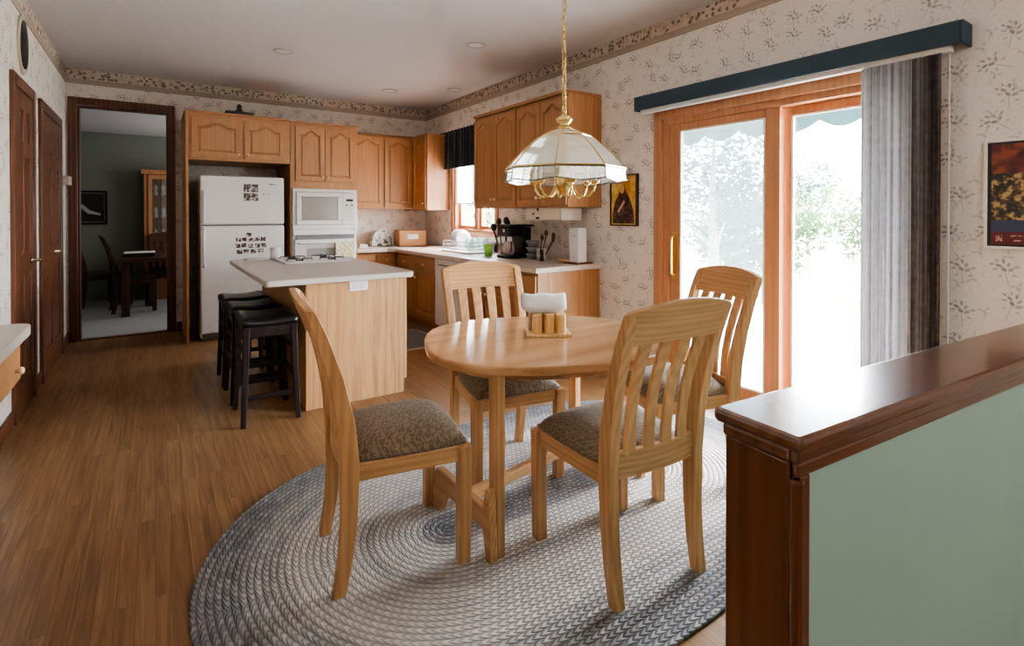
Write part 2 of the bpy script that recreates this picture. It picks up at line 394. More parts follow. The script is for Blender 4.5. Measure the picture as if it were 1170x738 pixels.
struct('baseboard_back', MB().box((.22, YB-.016, 0), (.272, YB, .10)), darkwood('X'), 'short dark baseboard between doorway and refrigerator panel', 'baseboard', .003)
struct('baseboard_right', MB().box((XR-.016, 2.80, 0), (XR, 3.40, .10)), darkwood('Y'), 'wooden baseboard between patio door and counter end', 'baseboard', .003)
# doorway to dining room
d = sthing('door_1', 'tall dark wood cased doorway to the dining room', 'doorway', ((BX0+BX1)/2, YB, 0))
mb = MB(); cw = .075
mb.box((BX0-cw, YB-.022, 0), (BX0, YB, BZ+cw)).box((BX1, YB-.022, 0), (BX1+.066, YB, BZ+cw)).box((BX0, YB-.022, BZ), (BX1, YB, BZ+cw))
obj('door_casing', mb, darkwood(), d, .004)
mb = MB().box((BX0, YB, 0), (BX0+.018, YB+T2, BZ)).box((BX1-.018, YB, 0), (BX1, YB+T2, BZ)).box((BX0+.018, YB, BZ-.018), (BX1-.018, YB+T2, BZ))
obj('door_jamb', mb, darkwood(), d, .002)
obj('threshold', MB().box((BX0+.018, YB-.02, 0), (BX1-.018, YB+.06, .008)), darkwood('X'), d, .002)
# left wall doors
def panel_door(name, label, y0, y1, ztop, hy):
    d = sthing(name, label, 'door', (XL, (y0+y1)/2, 0)); c = .08; x = XL
    mb = MB().box((x, y0, 0), (x+.024, y0+c, ztop)).box((x, y1-c, 0), (x+.024, y1, ztop)).box((x, y0+c, ztop-c), (x+.024, y1-c, ztop))
    obj('door_casing', mb, darkwood(), d, .004)
    a, b, t = y0+c+.004, y1-c-.004, ztop-c-.004
    mb = MB(); st = .11; mid = (a+b)/2
    xs0, xs1 = x+.001, x+.018
    mb.box((xs0, a, .01), (xs0+.006, b, t))
    for (p, q) in ((a, a+st), (mid-.05, mid+.05), (b-st, b)): mb.box((xs0, p, .01), (xs1, q, t))
    zs = [(.01, .22), (.92, 1.06), (1.72, 1.82), (t-.12, t)]
    for p, q in zs:
        mb.box((xs0, a+st, p), (xs1, mid-.05, q)); mb.box((xs0, mid+.05, p), (xs1, b-st, q))
    for p, q in ((.22, .92), (1.06, 1.72), (1.82, t-.12)):
        for u, v in ((a+st, mid-.05), (mid+.05, b-st)): mb.box((xs0, u+.025, p+.025), (xs0+.012, v-.025, q-.025))
    lf = obj('door_leaf', mb, darkwood(), d, .004)
    br = paint('handle nickel', hexc(190, 180, 160), .25, 1, noise=.01)
    hb = MB().lathe([(0, 0), (.026, 0), (.026, .008), (.012, .012), (.012, .04), (0, .04)], M=Matrix.Translation((xs1, hy, 1.0)) @ Matrix.Rotation(PI/2, 4, 'Y'))
    hb.tube([(xs1+.038, hy, 1.0), (xs1+.042, hy+.03, 1.0), (xs1+.042, hy+.11, .995)], [.009, .008, .007])
    obj('handle', hb, br, lf, smooth=True)
panel_door('door_2', 'dark wooden panel door nearer the built-in desk', 4.462, 5.20, 2.23, 5.02)
panel_door('door_3', 'dark wooden panel door next to the dining room doorway', 5.455, 6.60, 2.23, 6.08)

# patio sliding door ---------------------------------------------------------
pd = sthing('door_4', 'wood framed sliding glass patio door', 'patio door', (XR, (DY0+DY1)/2, 0))
cas = .075
mb = MB()
mb.box((XR-.022, DY1-.004, 0), (XR, DY1+cas, DZ+cas)).box((XR-.022, DY0-cas, 0), (XR, DY0+.004, DZ+cas)).box((XR-.022, DY0, DZ), (XR, DY1, DZ+cas))
obj('door_casing', mb, doorwood(), pd, .005)
mb = MB()
mb.box((XR, DY1-.05, 0), (XR+T, DY1, DZ)).box((XR, DY0, 0), (XR+T, DY0+.05, DZ)).box((XR, DY0+.05, DZ-.045), (XR+T, DY1-.05, DZ)).box((XR, DY0+.05, 0), (XR+T, DY1-.05, .03))
obj('door_frame', mb, doorwood(), pd, .004)
pg = glass_mat('patio glass clear', (.97, .98, .98, 1))
hz = glass_mat('patio glass behind insect screen', (.60, .64, .67, 1), .07, (.80, .86, .92, 1))
def sash(nm, y0, y1, x0, x1, mat, st):
    mb = MB(); z0, z1 = .031, DZ-.046
    mb.box((x0, y0, z0), (x1, y0+st, z1)).box((x0, y1-st, z0), (x1, y1, z1)).box((x0, y0+st, z1-.055), (x1, y1-st, z1)).box((x0, y0+st, z0), (x1, y1-st, z0+.11))
    p = obj(nm, mb, doorwood(), pd, .004)
    xm = (x0+x1)/2
    obj('glass_pane', MB().box((xm-.003, y0+st-.005, z0+.105), (xm+.003, y1-st+.005, z1-.05)), mat, p)
    lite = paint('pale glazing bead', hexc(236, 224, 208), .4, noise=.01)
    mb = MB(); a, b, c, e = y0+st, y1-st, z0+.11, z1-.055; q = .012
    mb.box((x0-.002, a, c), (x0+.008, a+q, e)).box((x0-.002, b-q, c), (x0+.008, b, e)).box((x0-.002, a+q, e-q), (x0+.008, b-q, e)).box((x0-.002, a+q, c), (x0+.008, b-q, c+q))
    obj('glazing_bead', mb, lite, p)
    return p
sp_ = sash('sliding_panel', 1.80, 2.668, XR+.012, XR+.058, hz, .098)
fp_ = sash('fixed_panel', 1.096, 1.835, XR+.078, XR+.124, pg, .075)
hb = MB().box((XR-.022, 2.60, .84), (XR+.012, 2.625, 1.18))
hb = MB().tube([(XR+.012, 2.615, .86), (XR-.03, 2.615, .87), (XR-.035, 2.615, .92), (XR-.035, 2.615, 1.10), (XR-.03, 2.615, 1.15), (XR+.012, 2.615, 1.16)], .011)
hb.box((XR+.006, 2.595, .83), (XR+.013, 2.635, 1.19))
obj('handle', hb, paint('brass', hexc(206, 168, 104), .3, 1, noise=.02), sp_, smooth=False)
# valance over the patio door
va = thing('window_valance', 'long dark teal box valance over the sliding patio door', 'valance', (XR-.07, 1.87, 2.13))
vm = paint('teal valance cloth', hexc(50, 67, 79), .7, noise=.03, scale=60)
y0, y1, z0, z1 = .845, 2.90, 2.142, 2.252
mb = MB().box((XR-.134, y0+.012, z0), (XR-.122, y1-.012, z1)); obj('front_board', mb, vm, va, .003)
mb = MB().box((XR-.134, y0, z0), (XR, y0+.012, z1)); obj('end_return', mb, vm, va, .003)
mb = MB().box((XR-.134, y1-.012, z0), (XR, y1, z1)); obj('end_return', mb, vm, va, .003)
obj('top_board', MB().box((XR-.122, y0+.012, z1-.012), (XR, y1-.012, z1)), vm, va)
# vertical blinds
vb = thing('vertical_blind', 'grey fabric vertical blind stacked at right side of patio door', 'blind', (XR-.08, 1.12, 0))
obj('head_rail', MB().box((XR-.105, .90, 2.118), (XR-.06, 2.86, 2.15)), paint('rail white', hexc(232, 228, 224), .4, noise=.01), vb, .003)
vane_l = translucent_mat('blind vane backlit', hexc(188, 187, 190), hexc(206, 205, 208), .5, 30)
vane_shade = translucent_mat('blind vane shaded', hexc(96, 88, 88), hexc(120, 112, 112), .2, 30)  # same cloth, with the shade over the wall put into its colour
NV = 30
vane_half_shade = translucent_mat('blind vane half shaded', hexc(124, 118, 120), hexc(146, 140, 142), .3, 30)
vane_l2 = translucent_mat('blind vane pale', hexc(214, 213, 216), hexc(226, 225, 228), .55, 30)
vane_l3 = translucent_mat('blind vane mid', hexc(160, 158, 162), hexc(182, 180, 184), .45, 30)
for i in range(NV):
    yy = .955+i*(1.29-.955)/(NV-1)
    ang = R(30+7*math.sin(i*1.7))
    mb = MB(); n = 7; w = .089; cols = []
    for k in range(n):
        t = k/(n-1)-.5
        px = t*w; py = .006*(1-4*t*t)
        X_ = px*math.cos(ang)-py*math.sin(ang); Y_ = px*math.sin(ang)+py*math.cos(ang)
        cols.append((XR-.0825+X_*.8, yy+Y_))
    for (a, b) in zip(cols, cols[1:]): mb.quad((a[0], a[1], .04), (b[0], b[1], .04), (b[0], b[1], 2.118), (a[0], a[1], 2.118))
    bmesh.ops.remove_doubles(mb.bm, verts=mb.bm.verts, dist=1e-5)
    obj('vane', mb, vane_shade if i < 5 else (vane_l3, vane_half_shade)[i % 2] if i < 10 else (vane_l, vane_l2, vane_l3)[(i*7)%3], vb, smooth=True)  # vanes over the wall coloured as shaded, the rest as backlit by the glass
mb = MB().tube([(XR-.03, .925, 2.13), (XR-.03, .925, .25)], .004, 6)
obj('control_cord', mb, paint('rail white', hexc(232, 228, 224)), vb)

# kitchen window --------------------------------------------------------------
kw = sthing('window_1', 'wood framed kitchen window over the sink', 'window', (XR, (WY0+WY1)/2, WZ0))
c = .06
mb = MB().box((XR-.02, WY0-c, WZ0-.02), (XR, WY0, WZ1+c)).box((XR-.02, WY1, WZ0-.02), (XR, WY1+c, WZ1+c)).box((XR-.02, WY0, WZ1), (XR, WY1, WZ1+c))
obj('window_frame', mb, doorwood(), kw, .004)
mb = MB(); ym = (WY0+WY1)/2
mb.box((XR, WY0, WZ0), (XR+T, WY0+.03, WZ1)).box((XR, WY1-.03, WZ0), (XR+T, WY1, WZ1)).box((XR, WY0+.03, WZ1-.03), (XR+T, WY1-.03, WZ1)).box((XR, WY0+.03, WZ0), (XR+T, WY1-.03, WZ0+.03)).box((XR+.03, ym-.045, WZ0+.03), (XR+T, ym+.045, WZ1-.03))
obj('window_jamb', mb, doorwood(), kw, .003)
obj('window_sill', MB().box((XR-.05, WY0-c, WZ0-.045), (XR, WY1+c, WZ0-.021)), doorwood('Y'), kw, .004)
for a, b in ((WY0+.031, ym-.046), (ym+.046, WY1-.031)):
    s_ = .045; x0, x1 = XR+.06, XR+.10; z0, z1 = WZ0+.031, WZ1-.031
    mb = MB().box((x0, a, z0), (x1, a+s_, z1)).box((x0, b-s_, z0), (x1, b, z1)).box((x0, a+s_, z1-s_), (x1, b-s_, z1)).box((x0, a+s_, z0), (x1, b-s_, z0+s_))
    p = obj('window_sash', mb, doorwood(), kw, .003)
    obj('glass_pane', MB().box((XR+.077, a+s_-.004, z0+s_-.004), (XR+.083, b-s_+.004, z1-s_+.004)), pg, p)
# cellular shade + dark valance
mb = MB(); nz_ = 30; zz0, zz1 = 1.47, 2.22
xs = XR+.025
for i in range(nz_):
    za = zz0+(zz1-zz0)*i/nz_; zb = zz0+(zz1-zz0)*(i+1)/nz_; zm = (za+zb)/2
    mb.quad((xs, WY0+.035, za), (xs, WY1-.035, za), (xs-.012, WY1-.035, zm), (xs-.012, WY0+.035, zm))
    mb.quad((xs-.012, WY0+.035, zm), (xs-.012, WY1-.035, zm), (xs, WY1-.035, zb), (xs, WY0+.035, zb))
bmesh.ops.remove_doubles(mb.bm, verts=mb.bm.verts, dist=1e-5)
cs = thing('pleated_blind', 'white pleated shade half lowered over the kitchen sink window', 'window shade', (xs, ym, zz0))
obj('shade_fabric', mb, translucent_mat('shade cloth', hexc(232, 232, 236), hexc(240, 240, 244), .55), cs)
obj('bottom_rail', MB().box((xs-.014, WY0+.034, zz0-.018), (xs+.004, WY1-.034, zz0)), whiteplastic(), cs, .003)
mb = MB(); pts = []; n = 120
for i in range(n+1):
    y = 5.02+(6.42-5.02)*i/n
    pts.append((XR-.085+.016*math.sin(i*.9)+.008*math.sin(i*2.3+1), y))
for i in range(n):
    (xa, ya), (xb, yb) = pts[i], pts[i+1]
    for k in range(6):
        za, zb = 1.915+.5*k/6, 1.915+.5*(k+1)/6
        ga, gb = 1+.9*(1-k/6), 1+.9*(1-(k+1)/6)
        f = lambda x, g: XR-.085+(x-XR+.085)*g*.7
        mb.quad((f(xa, ga), ya, za), (f(xb, ga), yb, za), (f(xb, gb), yb, zb), (f(xa, gb), ya, zb))
bmesh.ops.remove_doubles(mb.bm, verts=mb.bm.verts, dist=1e-5)
kv = thing('kitchen_window_valance', 'dark navy gathered cloth valance over the kitchen window', 'valance', (XR-.085, 5.7, 1.915))
obj('gathered_cloth', mb, fabric_mat('navy cloth', hexc(18, 24, 32), hexc(30, 38, 48), 50), kv, smooth=True)
obj('curtain_rod', MB().tube([(XR-.004, 6.42, 2.415), (XR-.085, 6.42, 2.415), (XR-.085, 5.02, 2.415), (XR-.004, 5.02, 2.415)], .01), whiteplastic(), kv)

# half wall -----------------------------------------------------------------
HW = Matrix.Translation((.945, .473, 0)) @ Matrix.Rotation(R(-4.6), 4, 'Z')   # x along the wall, y across, corner of the cap at origin
hl = 2.36; ht = .93; cwid = .19
mb = MB(HW).box((.03, .032, 0), (hl, cwid-.032, ht-.034)); struct('wall_partition', mb, paint('sage green paint', hexc(150, 176, 163), .75, noise=.015, scale=3), 'sage green painted half wall in the foreground', 'half wall')
mb = MB(HW); prof = []
mb.box((0, 0, ht-.03), (hl, cwid, ht))
struct('trim_4', mb, cherry('X'), 'glossy reddish brown wooden cap on top of half wall', 'wall cap', .010)
mb = MB(HW); mb.box((.012, .014, ht-.056), (hl, .030, ht-.0305)).box((.02, .02, ht-.085), (hl, .0315, ht-.056))
mb.box((.012, .03, ht-.056), (.029, cwid-.014, ht-.0305))
struct('trim_5', mb, cherry('X'), 'wooden moulding under the half wall cap', 'moulding', .006)
mb = MB(HW).box((.015, .0325, 0), (.0295, cwid-.02, ht-.0565)); struct('trim_6', mb, cherry('Z'), 'reddish wooden board covering end of half wall', 'end board', .003)
mb = MB(HW).box((.016, .016, 0), (.034, .032, ht-.0855)).box((.034, .0225, 0), (.066, .0315, ht-.0855)).tube([(.020, .020, 0), (.020, .020, ht-.0855)], .012, 12)
struct('trim_7', mb, cherry('Z'), 'rounded wooden corner trim on near edge of half wall', 'corner trim', .003)

# ================================================================== CABINETS
knob_m = paint('knob brass cream', hexc(232, 208, 176), .3, .3, noise=.01)
def knob(M, u, v, parent, w=.02):
    mb = MB(M @ Matrix.Translation((u, v, w))).lathe([(0, .026), (.010, .024), (.0145, .018), (.013, .012), (.006, .008), (.006, 0), (0, 0)][::-1], n=14)
    return obj('knob', mb, knob_m, parent, smooth=True)
def arch_loop(x0, x1, z0, z1, rise, n=16):
    pts = [(x0, z0), (x1, z0)]; cx, hw = (x0+x1)/2, (x1-x0)/2
    for i in range(n+1):
        t = 1-2*i/n; s_ = abs(t)/.82
        f = (math.cos(PI*s_)+1)/2 if s_ < 1 else 0
        pts.append((cx+t*hw, z1-rise+rise*f))
    return pts
def cab_door(M, w, h, parent, arched=True, kn=None, st=.055, mat=None):
    mb = MB(M); bm = mb.bm; mat = mat or oak()
    outer = [(0, 0), (w, 0), (w, h), (0, h)]
    rise = min(.055, .2*w) if arched else 0
    inner = arch_loop(st, w-st, st, h-st*.75, rise) if arched else [(st, st), (w-st, st), (w-st, h-st), (st, h-st)]
    def loop(p, z): return [bm.verts.new((a, b, z)) for a, b in p]
    def edges(vs): return [bm.edges.new((vs[i], vs[(i+1) % len(vs)])) for i in range(len(vs))]
    t = .02
    o1, i1 = loop(outer, t), loop(inner, t)
    bmesh.ops.triangle_fill(bm, edges=edges(o1)+edges(i1), use_beauty=True)
    o0 = loop(outer, 0)
    for i in range(4): bm.faces.new((o0[i], o0[(i+1) % 4], o1[(i+1) % 4], o1[i]))
    i0 = loop(inner, .008)
    n = len(inner)
    for i in range(n): bm.faces.new((i1[i], i1[(i+1) % n], i0[(i+1) % n], i0[i]))
    cx = w/2; cz = h/2
    def shrink(d):
        return [(cx+(a-cx)*(1-d/(w/2-st)), cz+(b-cz)*(1-d/(h/2-st))) for a, b in inner]
    j0 = loop(shrink(.009), .008); j1 = loop(shrink(.03), .0165)
    for A, B in ((i0, j0), (j0, j1)):
        for i in range(n): bm.faces.new((A[i], A[(i+1) % n], B[(i+1) % n], B[i]))
    bm.faces.new(j1); bm.faces.new(o0[::-1])
    dd = obj('door', mb, mat, parent, .0025)
    if kn: knob(M, kn[0], kn[1], dd)
    return dd
def drawer(M, w, h, parent, kn=True, mat=None):
    mb = MB(M).box((0, 0, 0), (w, h, .02)); dd = obj('drawer', mb, mat or oak('X'), parent, .005)
    if kn: knob(M, w/2, h/2, dd)
    return dd
def shellbox(x0, y0, z0, x1, y1, z1): return MB().box((x0, y0, z0), (x1, y1, z1))
g = .004
# over the refrigerator
fy = 6.29
cb = thing('wall_cabinet', 'low oak cabinet with two arched doors above the refrigerator', 'cabinet', (.78, 6.67, 1.885))
obj('cabinet_box', shellbox(.305, fy, 1.885, 1.278, YB-g, 2.37), oak('X'), cb, .003)
obj('side_panel', MB().box((.280, fy, 0), (.304, YB-g, 2.37)), oak(), cb, .003)
obj('crown_trim', MB().box((.272, fy-.018, 2.371), (1.278, YB-g, 2.39)), oak('X'), cb, .004)
M = frame((.33, fy, 1.912), '-Y'); cab_door(M, .455, .41, cb, kn=(.43, .045))
M = frame((.815, fy, 1.912), '-Y'); cab_door(M, .41, .41, cb, kn=(.035, .045))
# oven tower
tw = thing('oven_cabinet', 'tall oak cabinet holding the microwave and wall oven', 'cabinet', (1.665, 6.67, 0))
mb = MB().box((1.281, fy, 1.615), (2.045, YB-g, 2.36)).box((1.281, fy, 0), (1.30, YB-g, 1.615)).box((2.03, fy, 0), (2.045, YB-g, 1.615)).box((1.30, fy, 0), (2.03, YB-g, .565)).box((1.30, YB-.04, .565), (2.03, YB-g, 1.615))
obj('cabinet_box', mb, oak(), tw, .003)
obj('crown_trim', MB().box((1.281, fy-.018, 2.361), (2.06, YB-g, 2.38)), oak('X'), tw, .004)
M = frame((1.335, fy, 1.70), '-Y'); cab_door(M, .322, .62, tw, kn=(.295, .05), st=.05)
M = frame((1.662, fy, 1.70), '-Y'); cab_door(M, .335, .62, tw, kn=(.03, .05), st=.05)
M = frame((1.32, fy, .08), '-Y'); drawer(M, .69, .42, tw)
# microwave
we = whiteplastic(); dark = paint('black plastic', hexc(24, 22, 22), .35, noise=.02); grey = paint('grey trim', hexc(120, 116, 114), .4, noise=.02)
mw = thing('microwave', 'white built-in microwave with grey window and keypad above the wall oven', 'microwave', (1.665, 6.62, 1.16))
obj('trim_frame', MB().box((1.301, fy-.022, 1.15), (2.029, fy-.002, 1.20)).box((1.301, fy-.022, 1.575), (2.029, fy-.002, 1.614)).box((1.301, fy-.022, 1.20), (1.335, fy-.002, 1.575)).box((2.0, fy-.022, 1.20), (2.029, fy-.002, 1.575)), we, mw, .004)
obj('housing', MB().box((1.337, fy-.001, 1.20), (1.998, fy+.40, 1.572)), we, mw)
dr = obj('microwave_door', MB().box((1.338, fy-.035, 1.203), (1.858, fy-.002, 1.252)).box((1.338, fy-.035, 1.522), (1.858, fy-.002, 1.572)).box((1.338, fy-.035, 1.252), (1.395, fy-.002, 1.522)).box((1.80, fy-.035, 1.252), (1.858, fy-.002, 1.522)), we, mw, .006)
wn = obj('door_window', MB().box((1.396, fy-.028, 1.253), (1.799, fy-.004, 1.521)), paint('microwave window', hexc(150, 144, 140), .18, noise=.03), dr); wn['label'] = 'grey see-through oven window'
cp = obj('control_panel', MB().box((1.862, fy-.032, 1.203), (1.998, fy-.002, 1.572)), we, mw, .004)
obj('display', MB().box((1.90, fy-.034, 1.475), (1.98, fy-.0321, 1.502)), dark, cp)
mb = MB()
for r_ in range(5):
    for q in range(3): mb.box((1.888+q*.034, fy-.0335, 1.25+r_*.034), (1.914+q*.034, fy-.0321, 1.27+r_*.034))
obj('keypad', mb, paint('keypad', hexc(206, 202, 198), .5), cp)
obj('label_strip', MB().box((1.888, fy-.0335, 1.425), (1.922, fy-.0321, 1.437)).box((1.945, fy-.0335, 1.425), (1.985, fy-.0321, 1.437)), dark, cp)
# wall oven
ov = thing('wall_oven', 'white wall oven with a towel on its door below the microwave', 'oven', (1.665, 6.62, .57))
obj('oven_housing', MB().box((1.302, fy-.002, .57), (2.028, fy+.5, 1.145)), we, ov)
obj('control_fascia', MB().box((1.302, fy-.026, 1.085), (2.028, fy-.003, 1.148)), we, ov, .004)
obj('vent_grille', MB().box((1.335, fy-.022, 1.035), (1.998, fy-.003, 1.083)), grey, ov, .002)
od = obj('oven_door', MB().box((1.318, fy-.04, .60), (2.012, fy-.003, 1.03)), we, ov, .008)
obj('oven_window', MB().box((1.45, fy-.0425, .70), (1.88, fy-.0402, .93)), paint('oven glass', hexc(176, 172, 170), .15), od)
obj('oven_handle', MB().tube([(1.36, fy-.04, .995), (1.36, fy-.075, .995), (1.97, fy-.075, .995), (1.97, fy-.04, .995)], .011), we, od)
ft = fabric_mat('printed tea towel', hexc(222, 214, 196), hexc(196, 176, 120), 26)
mb = MB()
for i in range(12):
    xa, xb = 1.76+.22*i/12, 1.76+.22*(i+1)/12
    wv = lambda x: .004*math.sin(x*70)
    mb.quad((xa, fy-.092+wv(xa), .79), (xb, fy-.092+wv(xb), .79), (xb, fy-.09, 1.0), (xa, fy-.09, 1.0))
    mb.quad((xa, fy-.09, 1.0), (xb, fy-.09, 1.0), (xb, fy-.060, 1.0), (xa, fy-.060, 1.0))
    mb.quad((xa, fy-.060, 1.0), (xb, fy-.060, 1.0), (xb, fy-.058, .82), (xa, fy-.058, .82))
bmesh.ops.remove_doubles(mb.bm, verts=mb.bm.verts, dist=1e-5)
tw_ = obj('tea_towel', mb, ft, smooth=True); tag(tw_, 'cream and yellow tea towel hanging over the wall oven handle', 'towel')

# back wall uppers
uy = 6.72
cb = thing('wall_cabinet', 'oak wall cabinet with two tall arched doors right of the microwave tower', 'cabinet', (2.51, 6.88, 1.39))
obj('cabinet_box', shellbox(2.049, uy, 1.39, 2.955, YB-g, 2.36), oak(), cb, .003)
obj('crown_trim', MB().box((2.064, uy-.018, 2.361), (2.955, YB-g, 2.378)), oak('X'), cb, .004)
M = frame((2.085, uy, 1.41), '-Y'); cab_door(M, .435, .925, cb, kn=(.40, .07))
M = frame((2.545, uy, 1.41), '-Y'); cab_door(M, .395, .925, cb, kn=(.035, .07))
# corner upper on the right wall
ux = 2.96
cb = thing('wall_cabinet', 'oak corner wall cabinet with plain end panel beside the kitchen window', 'cabinet', (3.13, 6.68, 1.375))
obj('cabinet_box', shellbox(ux, 6.28, 1.375, XR-g, YB-g, 2.36), oak(), cb, .003)
obj('crown_trim', MB().box((ux-.004, 6.265, 2.361), (XR-g, YB-g, 2.378)), oak('Y'), cb, .004)
M = frame((ux, 6.69, 1.395), '-X'); cab_door(M, .385, .945, cb, kn=(.34, .07), st=.05)
# right wall uppers: two units
ux = 2.905
def upper(y0, y1, label):
    cb = thing('wall_cabinet', label, 'cabinet', ((ux+XR)/2, (y0+y1)/2, 1.385))
    obj('cabinet_box', shellbox(ux, y0, 1.385, XR-g, y1, 2.355), oak(), cb, .003)
    obj('crown_trim', MB().box((ux-.03, y0, 2.356), (XR-g, y1, 2.385)), oak('Y'), cb, .006)
    w = (y1-y0)/2-.012
    M = frame((ux, y1-.008, 1.405), '-X'); cab_door(M, w, .92, cb, kn=(w-.03, .07), st=.05)
    M = frame((ux, y0+.008+w, 1.405), '-X'); cab_door(M, w, .92, cb, kn=(.03, .07), st=.05)
upper(4.147, 4.945, 'oak wall cabinet with two arched doors immediately right of the kitchen window')
upper(3.398, 4.143, 'oak wall cabinet behind the hanging lamp, end of the row nearest the patio door')

# base cabinets
bx = 2.60; ct = .885; ch = .84
def base_unit(y0, y1, label, ncol, end=False):
    cb = thing('base_cabinet', label, 'cabinet', ((bx+XR)/2, (y0+y1)/2, 0))
    mb = MB().box((bx, y0, .10), (XR-g, y1, ch)).box((bx+.07, y0, 0), (XR-g, y1, .10))
    obj('cabinet_box', mb, oak(), cb, .003)
    w = (y1-y0)/ncol
    for i in range(ncol):
        yy = y1-i*w-.012
        M = frame((bx, yy, .665), '-X'); drawer(M, w-.024, .15, cb, mat=oak('Y'))
        k = (w-.06, .45) if i % 2 == 0 else (.035, .45)
        M = frame((bx, yy, .125), '-X'); cab_door(M, w-.024, .52, cb, False, kn=k)
    return cb
base_unit(5.285, 6.40, 'oak base cabinet under the sink left of the dishwasher', 2)
base_unit(3.42, 4.635, 'oak base cabinet with drawers at the right counter end', 3)
cb = thing('base_cabinet', 'oak corner base cabinet on the back wall under the toaster', 'cabinet', (2.66, 6.75, 0))
obj('cabinet_box', MB().box((2.049, 6.44, .10), (XR-g, YB-g, ch)).box((2.049, 6.50, 0), (XR-g, YB-g, .10)), oak(), cb, .003)
for i in range(2):
    M = frame((2.06+i*.27, 6.44, .665), '-Y'); drawer(M, .255, .15, cb)
    M = frame((2.06+i*.27, 6.44, .125), '-Y'); cab_door(M, .255, .52, cb, False, kn=(.22 if i == 0 else .03, .45))
dw = thing('dishwasher', 'white dishwasher under the counter behind the slatted chair back', 'dishwasher', (2.95, 4.96, 0))
obj('dishwasher_body', MB().box((bx+.005, 4.642, .09), (XR-.03, 5.278, ch-.002)).box((bx+.06, 4.642, 0), (XR-.03, 5.278, .09)), we, dw, .003)
obj('dishwasher_door', MB().box((bx-.022, 4.646, .11), (bx+.003, 5.274, .70)), we, dw, .006)
cpn = obj('control_panel', MB().box((bx-.026, 4.646, .705), (bx+.003, 5.274, ch-.006)), we, dw, .006)
obj('handle', MB().box((bx-.03, 4.75, .765), (bx-.0265, 5.17, .78)), grey, cpn)
lam = paint('counter laminate', hexc(208, 192, 178), .35, noise=.05, scale=90)
poly = [(2.049, 6.385), (2.46, 6.385), (2.54, 6.30), (2.56, 3.39), (XR-g, 3.39), (XR-g, YB-g), (2.049, YB-g)]
w_ = obj('worktop', MB().prism(poly, ch+.001, ct), lam, None, .008, seg=3); tag(w_, 'pinkish beige L-shaped worktop along the window wall', 'worktop')

# refrigerator -----------------------------------------------------------------
fr = thing('refrigerator', 'white top-freezer refrigerator with photo magnets in the wooden alcove', 'refrigerator', (.81, 6.65, 0))
fx0, fx1, ff = .405, 1.215, 6.28
obj('fridge_body', MB().box((fx0, ff+.075, .02), (fx1, YB-.06, 1.715)), we, fr, .01)
obj('kick_grille', MB().box((fx0+.02, ff+.06, 0), (fx1-.02, ff+.12, .07)), grey, fr, .003)
d1 = obj('freezer_door', MB().box((fx0, ff, 1.215), (fx1, ff+.07, 1.728)), we, fr, .016, seg=3)
d2 = obj('fridge_door', MB().box((fx0, ff, .075), (fx1, ff+.07, 1.198)), we, fr, .016, seg=3)
obj('door_seal', MB().box((fx0+.01, ff+.012, 1.199), (fx1-.01, ff+.07, 1.214)), grey, fr)
def fhandle(z0, z1, par):
    mb = MB().tube([(fx0+.035, ff, z0), (fx0+.03, ff-.04, z0+.04), (fx0+.03, ff-.045, (z0+z1)/2), (fx0+.03, ff-.04, z1-.04), (fx0+.035, ff, z1)], [.016, .014, .014, .014, .016], 10)
    obj('handle', mb, we, par, smooth=True)
fhandle(1.24, 1.56, d1); fhandle(.78, 1.18, d2)
obj('badge', MB().box((1.06, ff-.002, 1.645), (1.09, ff+.0005, 1.655)).box((1.094, ff-.002, 1.645), (1.115, ff+.0005, 1.655)), dark, d1)
obj('badge', MB().box((1.10-.11, ff-.002, 1.54), (1.02, ff+.0005, 1.546)).box((1.035, ff-.002, 1.54), (1.065, ff+.0005, 1.546)), grey, d1)
def photo_mat(name, c1, c2, c3, sc=22):
    if name in MATS: return MATS[name]
    m, nt, b, out = newmat(name); tc = N(nt, 'TexCoord')
    n = N(nt, 'TexNoise'); n.inputs['Scale'].default_value = sc; n.inputs['Detail'].default_value = 2
    oi = N(nt, 'ObjectInfo'); ad = N(nt, 'VectorMath', operation='ADD'); L(nt, tc.outputs['Object'], ad.inputs[0]); L(nt, oi.outputs['Location'], ad.inputs[1]); L(nt, ad.outputs[0], n.inputs['Vector'])
    L(nt, ramp(nt, n.outputs[0], [(.38, c1), (.5, c2), (.62, c3)]), b.inputs['Base Color']); b.inputs['Roughness'].default_value = .3
    MATS[name] = m; return m
ph_m = photo_mat('snapshot print', hexc(44, 34, 36), hexc(96, 70, 66), hexc(206, 196, 190), 45)
def snapshot(x, z, w, h, rot, label, group):
    Mx = Matrix.Translation((x, ff-.0022, z)) @ Matrix.Rotation(rot, 4, 'Y')
    o = obj('photo_magnet', MB(Mx).box((-w/2, 0, -h/2), (w/2, .002, h/2)), ph_m); tag(o, label, 'photo magnet', group)
up = [(.843, 1.605, .07, .085, 'upper left'), (.918, 1.605, .07, .085, 'upper right'), (.843, 1.51, .07, .085, 'lower left'), (.918, 1.51, .07, .085, 'lower right')]
for x, z, w, h, wh in up: snapshot(x, z, w, h, 0, 'dark snapshot on freezer door, %s of the square of four' % wh, 'snapshots in a square on the freezer door')
rows = [(1.105, [.86], 'top of the heap of snapshots'), (1.05, [.76, .82, .88, .94, 1.0], 'upper row'), (.985, [.75, .81, .875, .94, 1.0], 'middle row'), (.925, [.77, .83, .90, .97], 'bottom row')]
onames = {1: ['single'], 5: ['first from the left', 'second from the left', 'third from the left', 'fourth from the left', 'fifth from the left'], 4: ['first from the left', 'second from the left', 'third from the left', 'fourth from the left']}
